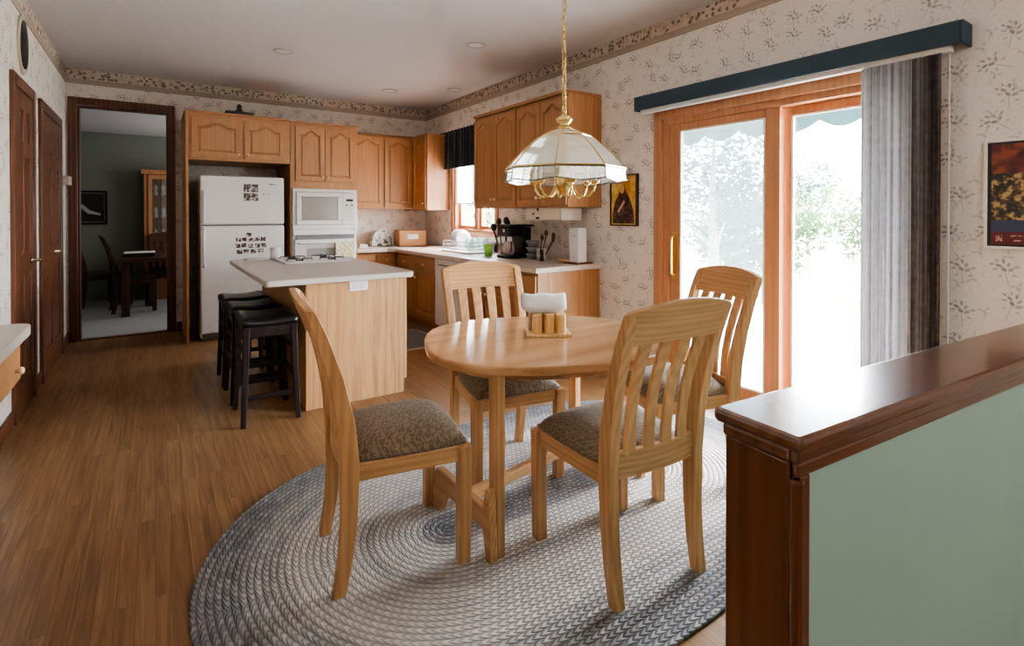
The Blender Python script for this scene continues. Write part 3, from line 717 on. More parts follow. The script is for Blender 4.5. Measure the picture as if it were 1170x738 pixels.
for z, xs_, rn in rows:
    for k, x in enumerate(xs_):
        lab = ('small snapshot alone at top of the cluster on lower fridge door' if len(xs_) == 1 else 'fridge snapshot, %s in %s of the lower cluster' % (onames[len(xs_)][k], rn))
        snapshot(x+random.uniform(-.004, .004), z+random.uniform(-.006, .006), .052, .044, random.uniform(-.12, .12), lab, 'snapshot cluster on the lower fridge door')
# ornament on cabinet
on = thing('ornament', 'dark metal ornament with small figure on top of the refrigerator cabinet', 'ornament', (.775, 6.315, 2.39))
blk = paint('dark iron', hexc(28, 26, 26), .5, noise=.05)
obj('tray', MB().box((.64, 6.275, 2.3905), (.915, 6.36, 2.422)), blk, on, .006)
obj('figure', MB().lathe([(0, 0), (.035, 0), (.03, .02), (.018, .035), (.026, .05), (.02, .07), (.01, .08), (0, .085)], (.775, 6.315, 2.4222)), blk, on, smooth=True)

# ================================================================== ISLAND
isl = thing('kitchen_island', 'oak panelled kitchen island in front of the black stools', 'island', (1.2, 4.6, 0))
iy0, iy1, ix0, ix1 = 3.685, 5.42, .85, 1.545
obj('near_panel', MB().box((ix0-.004, iy0, 0), (ix1, iy0+.018, .858)), islandoak(), isl, .003)
obj('cabinet_box', MB().box((ix0, iy0+.0185, .10), (ix1-.001, iy1, .858)).box((ix0, iy0+.0185, 0), (ix1-.07, iy1, .10)), islandoak(), isl, .002)
obj('corner_strip', MB().box((ix1+.0005, iy0, .10), (ix1+.024, iy0+.03, .858)), islandoak(), isl, .004)
for i in range(3):
    M = Matrix(((0, 0, 1, ix1), (1, 0, 0, iy0+.05+i*.56), (0, 1, 0, .125), (0, 0, 0, 1)))
    cab_door(M, .54, .70, isl, False, kn=(.05, .64), mat=islandoak())
def rpoly(x0, y0, x1, y1, rs, n=6):
    pts = []
    for (cx, cy, a0), r in zip(((x0, y0, 180), (x1, y0, 270), (x1, y1, 0), (x0, y1, 90)), rs):
        ox = cx+r if cx == x0 else cx-r; oy = cy+r if cy == y0 else cy-r
        for k in range(n+1):
            a = R(a0+90*k/n); pts.append((ox+r*math.cos(a), oy+r*math.sin(a)))
    return pts
lam2 = paint('island laminate', hexc(190, 179, 170), .32, noise=.04, scale=90)
o = obj('island_worktop', MB().prism(rpoly(.585, 3.625, 1.62, 5.5, (.03, .07, .07, .03)), .8585, .90), lam2, None, .009, seg=3); tag(o, 'pale laminate worktop overhanging the stool side of the island', 'worktop')
ol = thing('power_outlet', 'white double power outlet on the near end of the island', 'outlet', (1.2, iy0, .79))
obj('cover_plate', MB().box((1.138, iy0-.007, .785), (1.27, iy0-.0005, .862)), we, ol, .003)
obj('socket', MB().box((1.155, iy0-.009, .80), (1.195, iy0-.0071, .84)).box((1.212, iy0-.009, .80), (1.252, iy0-.0071, .84)), paint('socket grey', hexc(200, 198, 204), .4), ol, .002)
# cooktop + things on island far end
ck = thing('cooktop', 'white gas cooktop with black grates at far end of island', 'cooktop', (1.15, 5.05, .90))
obj('cooktop_plate', MB().box((.92, 4.72, .9005), (1.50, 5.34, .915)), we, ck, .006)
for cy in (4.88, 5.18):
    for cx in (1.07, 1.35):
        mb = MB()
        for a in range(4):
            c_, s_ = math.cos(a*PI/2), math.sin(a*PI/2)
            mb.tube([(cx+.02*c_, cy+.02*s_, .932), (cx+.10*c_, cy+.10*s_, .932), (cx+.11*c_, cy+.11*s_, .9155)], .005, 6)
        mb.lathe([(0, 0), (.035, 0), (.035, .008), (0, .012)], (cx, cy, .9155), 16)
        obj('burner_grate', mb, dark, ck)
ca = thing('canister', 'small white printed canister on far end of island', 'canister', (.97, 5.42, .90))
obj('canister_body', MB().lathe([(0, 0), (.045, 0), (.048, .01), (.048, .085), (.044, .09), (0, .09)], (.97, 5.42, .9005)), whiteplastic(), ca, smooth=False)
obj('lid', MB().lathe([(0, 0), (.05, 0), (.05, .012), (.01, .02), (.01, .03), (0, .032)], (.97, 5.42, .9908)), whiteplastic(), ca)
o = obj('paper_tray', MB().box((.70, 5.28, .9005), (.89, 5.46, .912)), paint('paper', hexc(230, 226, 220), .7), None, .003); tag(o, 'flat white tray lying on island top near the refrigerator', 'tray')

# ================================================================== STOOLS
stool_m = wood('black stool wood ', hexc(14, 8, 8), hexc(24, 13, 12), hexc(36, 20, 18), 'Z', .35)
leather = paint('black leather', hexc(18, 16, 17), .32, noise=.05, scale=60)
def make_stool(label, loc, group):
    t = thing('bar_stool', label, 'stool', loc, 0, group)
    W, D, hz_ = .155, .19, .68
    mb = MB(); n = 12
    P = lambda i, j: Vector(((-1+2*i/n)*(W+.008), (-1+2*j/n)*(D+.008), 0))
    grid = []
    for i in range(n+1):
        row = []
        for j in range(n+1):
            p = P(i, j); u, v = -1+2*i/n, -1+2*j/n
            e = (max(0, 1-u**6)*max(0, 1-v**6))**.5
            p.z = hz_-.035+.022*e+.022*u*u
            row.append(mb.bm.verts.new(p))
        grid.append(row)
    for i in range(n):
        for j in range(n): mb.bm.faces.new((grid[i][j], grid[i+1][j], grid[i+1][j+1], grid[i][j+1]))
    bd = [grid[i][0] for i in range(n+1)]+[grid[n][j] for j in range(1, n+1)]+[grid[i][n] for i in range(n-1, -1, -1)]+[grid[0][j] for j in range(n-1, 0, -1)]
    lo = [mb.bm.verts.new((v.co.x, v.co.y, hz_-.06)) for v in bd]
    for k in range(len(bd)): mb.bm.faces.new((bd[k], bd[(k+1) % len(bd)], lo[(k+1) % len(bd)], lo[k]))
    mb.bm.faces.new(lo)
    obj('seat', mb, leather, t, smooth=True, local=True)
    for sx in (-1, 1):
        for sy in (-1, 1):
            mb = MB().sweep([(sx*W*1.04, sy*D*1.0, 0), (sx*W*.94, sy*D*.93, .35), (sx*W*.90, sy*D*.9, hz_-.062)], [.03, .034, .038], [.03, .034, .038])
            obj('leg', mb, stool_m, t, .003, local=True)
    ap = MB()
    for s_ in (-1, 1):
        ap.box((-W*.85, s_*D*.9-.01, hz_-.13), (W*.85, s_*D*.9+.01, hz_-.062)); ap.box((s_*W*.9-.01, -D*.85, hz_-.13), (s_*W*.9+.01, D*.85, hz_-.062))
    obj('seat_frame', ap, stool_m, t, .002, local=True)
    for s_ in (-1, 1):
        obj('stretcher', MB().box((-W*.93, s_*D*.95-.01, .16), (W*.93, s_*D*.95+.01, .19)), stool_m, t, .002, local=True)
        obj('stretcher', MB().box((s_*W*.96-.01, -D*.93, .27), (s_*W*.96+.01, D*.93, .30)), stool_m, t, .002, local=True)
        obj('stretcher', MB().box((s_*W*.93-.009, -D*.9, .44), (s_*W*.93+.009, D*.9, .465)), stool_m, t, .002, local=True)
    for k in range(3):
        x = (-.5+.5*k)*W
        obj('back_slat', MB().box((x-.010, D*.9-.007, .30), (x+.010, D*.9+.007, hz_-.13)), stool_m, t, .002, local=True)
    obj('slat_rail', MB().box((-W*.93, D*.9-.01, .27), (W*.93, D*.9+.01, .30)), stool_m, t, .002, local=True)
    return t
gs = 'black stools along the island'
st0 = make_stool('black wooden saddle stool with leather seat, nearest the viewer along the island', (.618, 3.80, 0), gs)
dup(st0, (.612, 4.28, 0), 0, 'black wooden saddle stool between two others along the island', gs)
dup(st0, (.606, 4.74, 0), 0, 'black wooden saddle stool closest to the refrigerator along the island', gs)

# ================================================================== RUG, TABLE, CHAIRS
RC = (1.53, 1.955)
mb = MB(); pts = []
for k in range(49):
    a = -PI/2+PI*k/48; pts.append((RUG_A+RUG_R*math.cos(a), RUG_R*math.sin(a)))
for k in range(49):
    a = PI/2+PI*k/48; pts.append((-RUG_A+RUG_R*math.cos(a), RUG_R*math.sin(a)))
rt = .012
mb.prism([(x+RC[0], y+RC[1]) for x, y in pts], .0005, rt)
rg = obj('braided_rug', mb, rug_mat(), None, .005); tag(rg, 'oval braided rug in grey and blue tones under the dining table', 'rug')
seat_m = fabric_mat('tan seat fabric', hexc(98, 82, 64), hexc(134, 116, 94), 55)
def curve_y(z):   # chair back curve
    pts = [(0, -.235), (.12, -.215), (.25, -.203), (.45, -.20), (.6, -.213), (.75, -.245), (.9, -.292), (1.03, -.345)]
    for (a, ya), (b, yb) in zip(pts, pts[1:]):
        if z <= b:
            t = (z-a)/(b-a); return ya+(yb-ya)*t
    return pts[-1][1]
def half_w(z):
    return .195+(.008*z/.45 if z < .45 else .008+(z-.45)*.028)
def make_chair(label, loc, rz, group, oakf=chairoak, seatm=seat_m):
    t = thing('dining_chair', label, 'chair', loc, rz, group)
    zs = [0, .06, .12, .18, .25, .32, .38, .45, .52, .6, .68, .75, .82, .9, .97, 1.0]
    for s in (-1, 1):
        mb = MB().sweep([(s*half_w(z), curve_y(z), z) for z in zs], [.042]*len(zs), [.044, .046, .049, .052, .056, .060, .063, .064, .062, .058, .053, .049, .045, .040, .034, .031])
        obj('back_post', mb, oakf(), t, .004, local=True)
        mb = MB().sweep([(s*.215, .215, 0), (s*.217, .217, .22), (s*.218, .218, .445)], [.046, .048, .050], [.046, .048, .050])
        obj('leg', mb, oakf(), t, .004, local=True)
    # crest rail
    mb = MB(); n = 16; ring = []
    for i in range(n+1):
        u = -1+2*i/n; x = u*(half_w(1.0)+.016)
        zt = 1.008+.032*(1-u*u); zb = .888+.006*(1-u*u)
        dy = -.022*(1-u*u); th = .013
        ring.append([mb.bm.verts.new((x, curve_y(zb)+dy+th, zb)), mb.bm.verts.new((x, curve_y(zt)+dy+th, zt)), mb.bm.verts.new((x, curve_y(zt)+dy-th, zt)), mb.bm.verts.new((x, curve_y(zb)+dy-th, zb))])
    for a, b in zip(ring, ring[1:]):
        for k in range(4): mb.bm.faces.new((a[k], a[(k+1) % 4], b[(k+1) % 4], b[k]))
    mb.bm.faces.new(ring[0]); mb.bm.faces.new(ring[-1][::-1])
    obj('crest_rail', mb, oakf('X'), t, .005, local=True)
    # lower back rail
    mb = MB(); ring = []
    for i in range(n+1):
        u = -1+2*i/n; x = u*(half_w(.45)-.012); dy = -.018*(1-u*u)
        ring.append([mb.bm.verts.new((x, curve_y(.45)+dy+a*.012, z)) for a, z in ((1, .415), (1, .505), (-1, .505), (-1, .415))])
    for a, b in zip(ring, ring[1:]):
        for k in range(4): mb.bm.faces.new((a[k], a[(k+1) % 4], b[(k+1) % 4], b[k]))
    mb.bm.faces.new(ring[0]); mb.bm.faces.new(ring[-1][::-1])
    obj('back_rail', mb, oakf('X'), t, .003, local=True)
    for k in range(4):
        u = -.6+.4*k; pts = []
        for z in (.49, .56, .64, .72, .80, .87, .905):
            f = (z-.49)/.44; bow = (1-u*u)*(-.018+(-.004)*f)
            pts.append((u*(half_w(z)), curve_y(z)+bow+.010*math.sin(PI*f), z))
        obj('slat', MB().sweep(pts, [.050, .047, .045, .046, .049, .052, .053], .014), oakf(), t, .003, local=True)
    for s in (-1, 1):
        M = Matrix.Translation((s*.2065, .01, .413)) @ Matrix.Rotation(-s*.048, 4, 'Z')
        obj('seat_rail', MB(M).box((-.011, -.205, -.028), (.011, .205, .032)), oakf('Y'), t, .003, local=True)
    obj('seat_rail', MB().box((-.192, .204, .385), (.192, .229, .445)), oakf('X'), t, .003, local=True)
    # cushion
    mb = MB(); n = 18; top = []; bot = []
    for i in range(n+1):
        ra, rb = [], []
        for j in range(n+1):
            u, v = -1+2*i/n, -1+2*j/n
            # square -> rounded square
            k = 1-.035*(u*u*v*v)*2.2
            wv = .205+.031*(v+1)/2
            x = u*k*wv; y = .026+v*k*.222
            e = (max(0, 1-abs(u)**5)*max(0, 1-abs(v)**5))
            z = .458+.068*e**.55*(1-.40*(u*u+v*v)/2)
            ra.append(mb.bm.verts.new((x, y, z))); rb.append(mb.bm.verts.new((x*.985, y*.985+.0003, .4455)) if True else None)
        top.append(ra); bot.append(rb)
    for i in range(n):
        for j in range(n):
            mb.bm.faces.new((top[i][j], top[i+1][j], top[i+1][j+1], top[i][j+1])); mb.bm.faces.new((bot[i][j], bot[i][j+1], bot[i+1][j+1], bot[i+1][j]))
    for i in range(n):
        mb.bm.faces.new((bot[i][0], bot[i+1][0], top[i+1][0], top[i][0])); mb.bm.faces.new((top[i][n], top[i+1][n], bot[i+1][n], bot[i][n]))
        mb.bm.faces.new((top[0][i], top[0][i+1], bot[0][i+1], bot[0][i])); mb.bm.faces.new((bot[n][i], bot[n][i+1], top[n][i+1], top[n][i]))
    cu = obj('seat_cushion', mb, seatm, t, smooth=True, local=True)
    return t
gc = 'oak chairs around the dining table'
chA = make_chair('oak slat-back dining chair nearest the viewer, its back turned to us', (1.49, 1.457, rt), R(-5), gc)
dup(chA, (.785, 1.985, rt), R(-98), 'oak slat-back dining chair seen from its side, between table and island stools', gc)
dup(chA, (1.51, 2.29, rt), R(168.5), 'oak slat-back dining chair behind the table with its back toward the kitchen worktop', gc)
dup(chA, (2.19, 1.745, rt), R(72), 'oak slat-back dining chair at the table side by the sliding patio door', gc)

# table
TC = (1.522, 1.961)
tb = thing('dining_table', 'oval light oak dining table on the braided rug', 'table', (TC[0], TC[1], rt))
def oval(a, b, n=2.65, m=72, ang=-.4007):
    pts = []
    for k in range(m):
        t = 2*PI*k/m; c_, s_ = math.cos(t), math.sin(t)
        u = a*math.copysign(abs(c_)**(2/n), c_); v = b*math.copysign(abs(s_)**(2/n), s_)
        pts.append((TC[0]+u*math.cos(ang)-v*math.sin(ang), TC[1]+u*math.sin(ang)+v*math.cos(ang)))
    return pts
def tableoak(axis): return wood('table oak ', hexc(160, 116, 76), hexc(190, 146, 106), hexc(206, 166, 126), axis, .22, .8, .6, .3)
obj('tabletop', MB().prism(oval(.553, .4845), .712, .75), tableoak('X'), tb, .010, seg=3)
obj('top_frame', MB().prism(oval(.45, .38), .665, .7115), chairoak('X'), tb, .004)
def rot_box(cx, cy, ang, lx, ly, z0, z1): return MB(Matrix.Translation((cx, cy, 0)) @ Matrix.Rotation(ang, 4, 'Z')).box((-lx/2, -ly/2, z0), (lx/2, ly/2, z1))
obj('leg', rot_box(1.094, 1.70, 0, .038, .062, rt+.0005, .7115), chairoak(), tb, .004)
obj('leg', rot_box(1.98, 2.26, 0, .038, .062, rt+.0005, .7115), chairoak(), tb, .004)
def footbar(cx, y0, y1, tipn):
    M = Matrix(((0, 0, 1, cx-.022), (1, 0, 0, 0), (0, 1, 0, 0), (0, 0, 0, 1)))
    poly = [(y0, rt), (y0+.03, rt), (y0+.055, rt+.11), (y1-.13, rt+.11), (y1-.07, rt), (y1, rt), (y1, rt+.09), (y1-.05, rt+.19), (y0+.055, rt+.19), (y0+.035, rt+.27), (y0+.015, rt+.27), (y0, rt+.10)]
    return MB(M).prism(poly, 0, .036)
obj('foot_bar', footbar(1.058, 1.66, 2.16, 0), chairoak('Y'), tb, .005)
obj('foot_bar', footbar(2.02, 1.78, 2.32, 0), chairoak('Y'), tb, .005)
obj('stretcher', rot_box(1.52, 1.98, R(10), .98, .03, rt+.115, rt+.165), chairoak('X'), tb, .004)

# napkin caddy
cd_m = wood('caddy pale wood ', hexc(178, 132, 80), hexc(212, 170, 116), hexc(226, 190, 140), 'Z', .4, 2)
NX, NY, NZ = 1.570, 1.985, .7503
Mc = Matrix.Translation((NX, NY, NZ)) @ Matrix.Rotation(R(-30), 4, 'Z')
cd = thing('napkin_caddy', 'pale wooden napkin caddy tray in the middle of the table', 'napkin holder', (NX, NY, NZ))
obj('base_tray', MB(Mc).box((-.105, -.075, 0), (.105, .075, .013)), cd_m, cd, .004)
obj('holder_panel', MB(Mc).box((-.085, .048, .0132), (.085, .056, .10)), cd_m, cd, .003)
obj('holder_panel', MB(Mc).box((-.085, .005, .0132), (.085, .012, .10)), cd_m, cd, .003)
mb = MB(Mc); n = 18; m_ = 10
sec = []
for i in range(n+1):
    u = -1+2*i/n; x = u*.108-.018; w = .034
    row = []
    prof = [(.014, .0145), (.014, .10), (-.034-.004*math.sin(i*.5), .122+.003*math.sin(i*.9)), (-.026, .155), (.0, .182+.003*math.sin(i*.8)), (.04, .19+.003*math.cos(i*.7)), (.075, .172), (.088, .145+.004*math.sin(i*.9)), (.064, .125), (.046, .10), (.046, .0145)]
    sq = (1-abs(u)**4*.45)
    narrow = .72
    for k, (y, z) in enumerate(prof):
        xx = x*(narrow if z < .11 else 1.0)
        row.append(mb.bm.verts.new((xx, .03+(y-.03)*sq, z)))
    sec.append(row)
for a, b in zip(sec, sec[1:]):
    for k in range(len(prof)): mb.bm.faces.new((a[k], a[(k+1) % len(prof)], b[(k+1) % len(prof)], b[k]))
mb.bm.faces.new(sec[0]); mb.bm.faces.new(sec[-1][::-1])
o = obj('paper_napkins', mb, paint('napkin paper', hexc(236, 236, 240), .85, noise=.02), None, 0, True); tag(o, 'bundle of white paper napkins drooping over the wooden caddy', 'napkins')
sh_m = wood('shaker wood ', hexc(190, 146, 92), hexc(216, 174, 118), hexc(228, 192, 140), 'Z', .35, 2)
for k, (x, lab) in enumerate(((-.056, 'left of the three'), (0, 'middle of the three'), (.058, 'right of the three'))):
    c0 = Mc @ Vector((x, -.032, .0134))
    s_ = thing('wooden_shaker', 'round pale wooden shaker in front of the napkins, %s' % lab, 'shaker', c0, 0, 'wooden shakers on the caddy')
    obj('shaker_body', MB().lathe([(0, 0), (.023, 0), (.024, .004), (.024, .072), (.023, .08), (0, .08)], c0, 20), sh_m, s_, smooth=False)
    obj('shaker_top', MB().lathe([(0, 0), (.024, 0), (.024, .006), (.018, .010), (0, .011)], c0+Vector((0, 0, .0802)), 20), cd_m, s_)

# ================================================================== CHANDELIER
CX, CY = 1.60, 1.90
ch_ = thing('pendant_chandelier', 'brass chandelier with octagonal glass panel dome hanging over the table', 'chandelier', (CX, CY, H))
brass = paint('polished pale brass', hexc(226, 196, 132), .22, .85, noise=.02)
came = paint('dark leading', hexc(110, 112, 100), .35, .6, noise=.02)
gdome = glass_mat('bevelled dome glass', (.93, .94, .93, 1), .36, (.93, .93, .90, 1), .3)
gsk = glass_mat('bevelled skirt glass', (.92, .95, .95, 1), .12, (.92, .95, .95, 1), .4)
a0 = R(42.5)
prof = [(.036, 1.727), (.125, 1.690), (.205, 1.625), (.283, 1.540)]
sk = [(.283, 1.540), (.288, 1.478)]
def ov8(r, z, k, f=0.0): 
    a = a0+k*PI/4
    return Vector((CX+r*math.cos(a), CY+r*math.sin(a), z))
for k in range(8):
    mb = MB()
    for (r1, z1_), (r2, z2) in zip(prof, prof[1:]):
        mb.quad(ov8(r1, z1_, k), ov8(r1, z1_, k+1), ov8(r2, z2, k+1), ov8(r2, z2, k))
    bmesh.ops.remove_doubles(mb.bm, verts=mb.bm.verts, dist=1e-5)
    obj('dome_panel', mb, gdome, ch_)
    mb = MB(); p, q = ov8(.283, 1.540, k), ov8(.283, 1.540, k+1); p2, q2 = ov8(.288, 1.485, k), ov8(.288, 1.485, k+1)
    mid = (p2+q2)/2; mid.z -= .012
    mb.quad(p, q, q2, mid, p2)
    obj('skirt_panel', mb, gsk, ch_)
mb = MB()
for k in range(8):
    mb.tube([ov8(r, z, k) for r, z in prof], .0035, 6)
    for j in (1, 3): mb.tube([ov8(prof[j][0], prof[j][1], k), ov8(prof[j][0], prof[j][1], k+1)], .003 if j == 1 else .004, 6)
obj('dome_frame', mb, brass, ch_)
mb = MB()
for k in range(8):
    mb.tube([ov8(.285, 1.536, k), ov8(.29, 1.485, k)], .003, 6)
    p, q = ov8(.29, 1.485, k), ov8(.29, 1.485, k+1); mid = (p+q)/2; mid.z -= .012
    mb.tube([p, mid, q], .003, 6)
    mb.tube([ov8(.286, 1.5335, k), ov8(.286, 1.5335, k+1)], .003, 6)
obj('skirt_frame', mb, came, ch_)
obj('finial', MB().lathe([(0, 0), (.04, 0), (.03, .012), (.018, .02), (.034, .036), (.042, .048), (.03, .058), (.012, .066), (.012, .075), (0, .078)], (CX, CY, 1.726), 20), brass, ch_, smooth=True)
obj('center_stem', MB().lathe([(0, 0), (.012, .004), (.02, .015), (.03, .03), (.045, .05), (.048, .10), (.04, .13), (.02, .145), (.012, .16), (.010, .31), (0, .31)], (CX, CY, 1.413), 20), brass, ch_, smooth=True)
for k in range(6):
    a = a0+.35+k*PI/3; ux_, uy_ = math.cos(a), math.sin(a)
    P = lambda r, z: (CX+ux_*r, CY+uy_*r, z)
    pts = [P(.04, 1.470), P(.052, 1.440), P(.072, 1.415), P(.098, 1.407), P(.125, 1.417), P(.142, 1.440), P(.148, 1.468)]
    ar = obj('lamp_arm', MB().tube(pts, .0055, 8), brass, ch_, smooth=True)
    obj('drip_cup', MB().lathe([(0, 0), (.010, 0), (.022, .012), (.024, .016), (.010, .014), (0, .014)], P(.148, 1.467), 14), brass, ar, smooth=True)
    obj('candle_sleeve', MB().lathe([(0, 0), (.010, 0), (.010, .05), (0, .05)], P(.148, 1.4815), 12), paint('candle cream', hexc(240, 230, 205), .5), ar)
    obj('bulb', MB().lathe([(0, 0), (.007, .002), (.014, .018), (.010, .036), (0, .055)], P(.148, 1.5318), 12), paint('bulb frosted', hexc(250, 244, 228), .2), ar, smooth=True)
mb = MB(); z = 1.803; k = 0
while z < H-.05:
    ax_ = (1, 0) if k % 2 == 0 else (0, 1); pts = []
    for i in range(12):
        t = 2*PI*i/12; r_, zz = .011*math.cos(t), .021*math.sin(t)
        pts.append((CX+r_*ax_[0], CY+r_*ax_[1], z+.019+zz))
    mb.tube(pts, .003, 5, closed=True); z += .0345; k += 1
obj('chain', mb, brass, ch_, smooth=True)
obj('power_cord', MB().tube([(CX+.006*math.sin(i*1.1), CY+.006*math.cos(i*1.1), 1.80+i*.034) for i in range(30)], .0025, 5), paint('cord clear', hexc(214, 200, 160), .4), ch_)
obj('ceiling_canopy', MB().lathe([(0, -.04), (.02, -.04), (.03, -.03), (.06, -.012), (.065, -.0005), (0, -.0005)], (CX, CY, H), 24), brass, ch_, smooth=True)

# ================================================================== CEILING LIGHTS
rl = [(1.01, 5.22, 'recessed ceiling light nearest the refrigerator side'), (2.39, 4.055, 'recessed ceiling light with warm trim nearest the chandelier'), (2.40, 6.15, 'recessed ceiling light over the back wall cabinets'), (3.03, 5.66, 'recessed ceiling light over the sink window')]
for x, y, lab in rl:
    t = thing('ceiling_light', lab, 'ceiling light', (x, y, H), 0, 'recessed lights in the ceiling')
    obj('trim_ring', MB().lathe([(.066, -.0005), (.092, -.0005), (.090, -.006), (.070, -.008), (.066, -.004)], (x, y, H), 28), paint('light trim', hexc(190, 182, 172), .4), t, smooth=False)
    obj('lamp_lens', MB().lathe([(0, -.003), (.0655, -.003), (.0655, -.001), (0, -.001)], (x, y, H), 28), paint('lens off', hexc(225, 220, 214), .4), t)

# ================================================================== WORKTOP ITEMS
cz = ct+.0006
# toaster cover
tc_ = thing('toaster_cover', 'quilted floral dome toaster cover on the back worktop', 'toaster cover', (2.565, 6.91, cz))
mb = MB(); prof = []
n = 16
pr_ = [(.148*math.cos(PI*k/n)*1.0, .225*(math.sin(PI*k/n)**.75)) for k in range(n+1)]
M = Matrix(((1, 0, 0, 2.565), (0, 0, 1, 6.83), (0, 1, 0, cz), (0, 0, 0, 1)))
mb = MB(M).prism(pr_, 0, .17)
fm = photo_mat('green floral quilt', hexc(74, 96, 84), hexc(214, 216, 206), hexc(232, 230, 222), 28)
obj('quilted_body', mb, fm, tc_, .02, seg=3)
mb = MB().tube([(2.565+a*1.01, 6.828, cz+b*1.01+.003) for a, b in pr_], .006, 6); obj('piping', mb, whiteplastic(), tc_)
o = obj('butter_dish', MB().box((2.19, 6.68, cz), (2.33, 6.76, cz+.012)).box((2.205, 6.69, cz+.012), (2.315, 6.75, cz+.045)), we, None, .008); tag(o, 'small white butter dish left of the toaster cover', 'dish')
bb = thing('bread_box', 'wooden bread box with white label in the worktop corner', 'bread box', (2.92, 6.72, cz))
Mb = Matrix.Translation((2.91, 6.70, cz)) @ Matrix.Rotation(R(-10), 4, 'Z')
obj('box_body', MB(Mb).box((-.19, -.12, 0), (.19, .12, .22)), oak('X'), bb, .01)
obj('box_lid', MB(Mb).box((-.18, -.132, .012), (.16, -.1205, .20)), oak('X'), bb, .005)
pl = obj('label_plate', MB(Mb).box((-.075, -.1345, .10), (.075, -.1322, .165)), we, bb, .001)
# dish rack, plates, glasses
dk = thing('dish_rack', 'white wire dish rack below the kitchen window', 'dish rack', (3.02, 5.35, cz))
wire = paint('white wire', hexc(236, 238, 240), .35, noise=.01)
x0, x1, y0, y1 = 2.86, 3.17, 5.0, 5.62
obj('drain_tray', MB().box((x0-.02, y0-.02, cz), (x1+.02, y1+.02, cz+.014)), we, dk, .005)
mb = MB()
for z_ in (.035, .08, .125): mb.tube([(x0, y0, cz+z_), (x1, y0, cz+z_), (x1, y1, cz+z_), (x0, y1, cz+z_)], .004, 6, closed=True)
for k in range(13):
    yy = y0+(y1-y0)*k/12; mb.tube([(x0, yy, cz+.125), (x0, yy, cz+.035), (x1, yy, cz+.035), (x1, yy, cz+.125)], .003, 5)
for xx in (x0, x1):
    for yy in (y0, y1): mb.tube([(xx, yy, cz+.0145), (xx, yy, cz+.13)], .004, 6)
obj('wire_basket', mb, wire, dk)
for k in range(4):
    yy = 5.45+.038*k
    Mp = Matrix.Translation((3.02, yy, cz+.146)) @ Matrix.Rotation(R(80), 4, 'X')
    o = obj('plate', MB(Mp).lathe([(0, 0), (.06, 0), (.105, .014), (.107, .017), (.06, .005), (0, .005)], n=28), we, None, 0, True)
    tag(o, 'white plate standing in the dish rack', 'plate', 'plates in the dish rack')
gl_ = glass_mat('drinking glass', (.88, .94, .95, 1), .15, (.85, .9, .92, 1), .4)
gp = [(2.93, 5.08), (3.02, 5.10), (3.11, 5.07), (2.94, 5.19), (3.03, 5.21), (3.12, 5.18)]
for x, y in gp:
    o = obj('drinking_glass', MB().lathe([(0, .012), (.028, .012), (.028, .008), (.034, .12), (.037, .12), (.031, 0), (0, 0)], (x, y, cz+.042), 18), gl_, None, 0, True)
    tag(o, 'clear drinking glass standing in the dish rack', 'glass', 'drinking glasses in the dish rack')
# towel along sill
mb = MB(); 
for i in range(20):
    for j in range(6):
        def q(i, j):
            y = 5.02+.62*i/20; th = PI*j/6
            return (3.225-.028*math.cos(th), y, cz+.10*math.sin(th)**.6*(1+.2*math.sin(i*1.3))+.0)
        mb.quad(q(i, j), q(i+1, j), q(i+1, j+1), q(i, j+1))
bmesh.ops.remove_doubles(mb.bm, verts=mb.bm.verts, dist=1e-5)
o = obj('dish_towel', mb, fabric_mat('mauve towel', hexc(140, 120, 124), hexc(176, 158, 160), 40), None, 0, True); tag(o, 'crumpled mauve dish towel behind the rack below the window', 'towel')
o = obj('plastic_cup', MB().lathe([(0, .004), (.036, .004), (.047, .125), (.050, .125), (.040, 0), (0, 0)], (2.90, 4.67, cz), 22), paint('lime plastic', hexc(150, 210, 84), .35, noise=.02), None, 0, True); tag(o, 'lime green plastic cup beside the dish rack', 'cup')
# utensil crock with black utensils
uc = obj('utensil_crock', MB().lathe([(0, .01), (.05, .01), (.05, .13), (.056, .13), (.056, 0), (0, 0)], (3.02, 4.57, cz), 22), paint('mauve crock', hexc(186, 164, 160), .4), None, 0, True); tag(uc, 'pinkish crock of black cooking utensils beside the lime green cup', 'crock')
for k, (dx, dy, tx, ty, hh, lab) in enumerate(((-.01, .025, -.03, .15, .27, 'black ladle leaning left in the pinkish crock'), (.0, .01, -.01, .07, .33, 'black slotted spoon upright in the pinkish crock'), (.01, -.025, .0, -.055, .34, 'black spatula leaning right in the pinkish crock'), (-.025, -.005, -.10, .02, .27, 'black serving spoon leaning forward in the pinkish crock'), (.025, .0, .07, .02, .31, 'black masher behind the others in the pinkish crock'))):
    b0 = Vector((3.02+dx, 4.57+dy, cz+.0125)); b1 = Vector((3.02+tx, 4.57+ty, cz+hh))
    u_ = thing('utensil', lab, 'utensil', b0, 0, 'black utensils in the pinkish crock')
    obj('utensil_handle', MB().tube([b0+Vector((0, 0, .006)), b1], .006, 8), dark, u_, smooth=True)
    obj('utensil_head', MB().sphere(b1+Vector((0, 0, .03)), .045, .45, 1, .9), dark, u_, smooth=True)
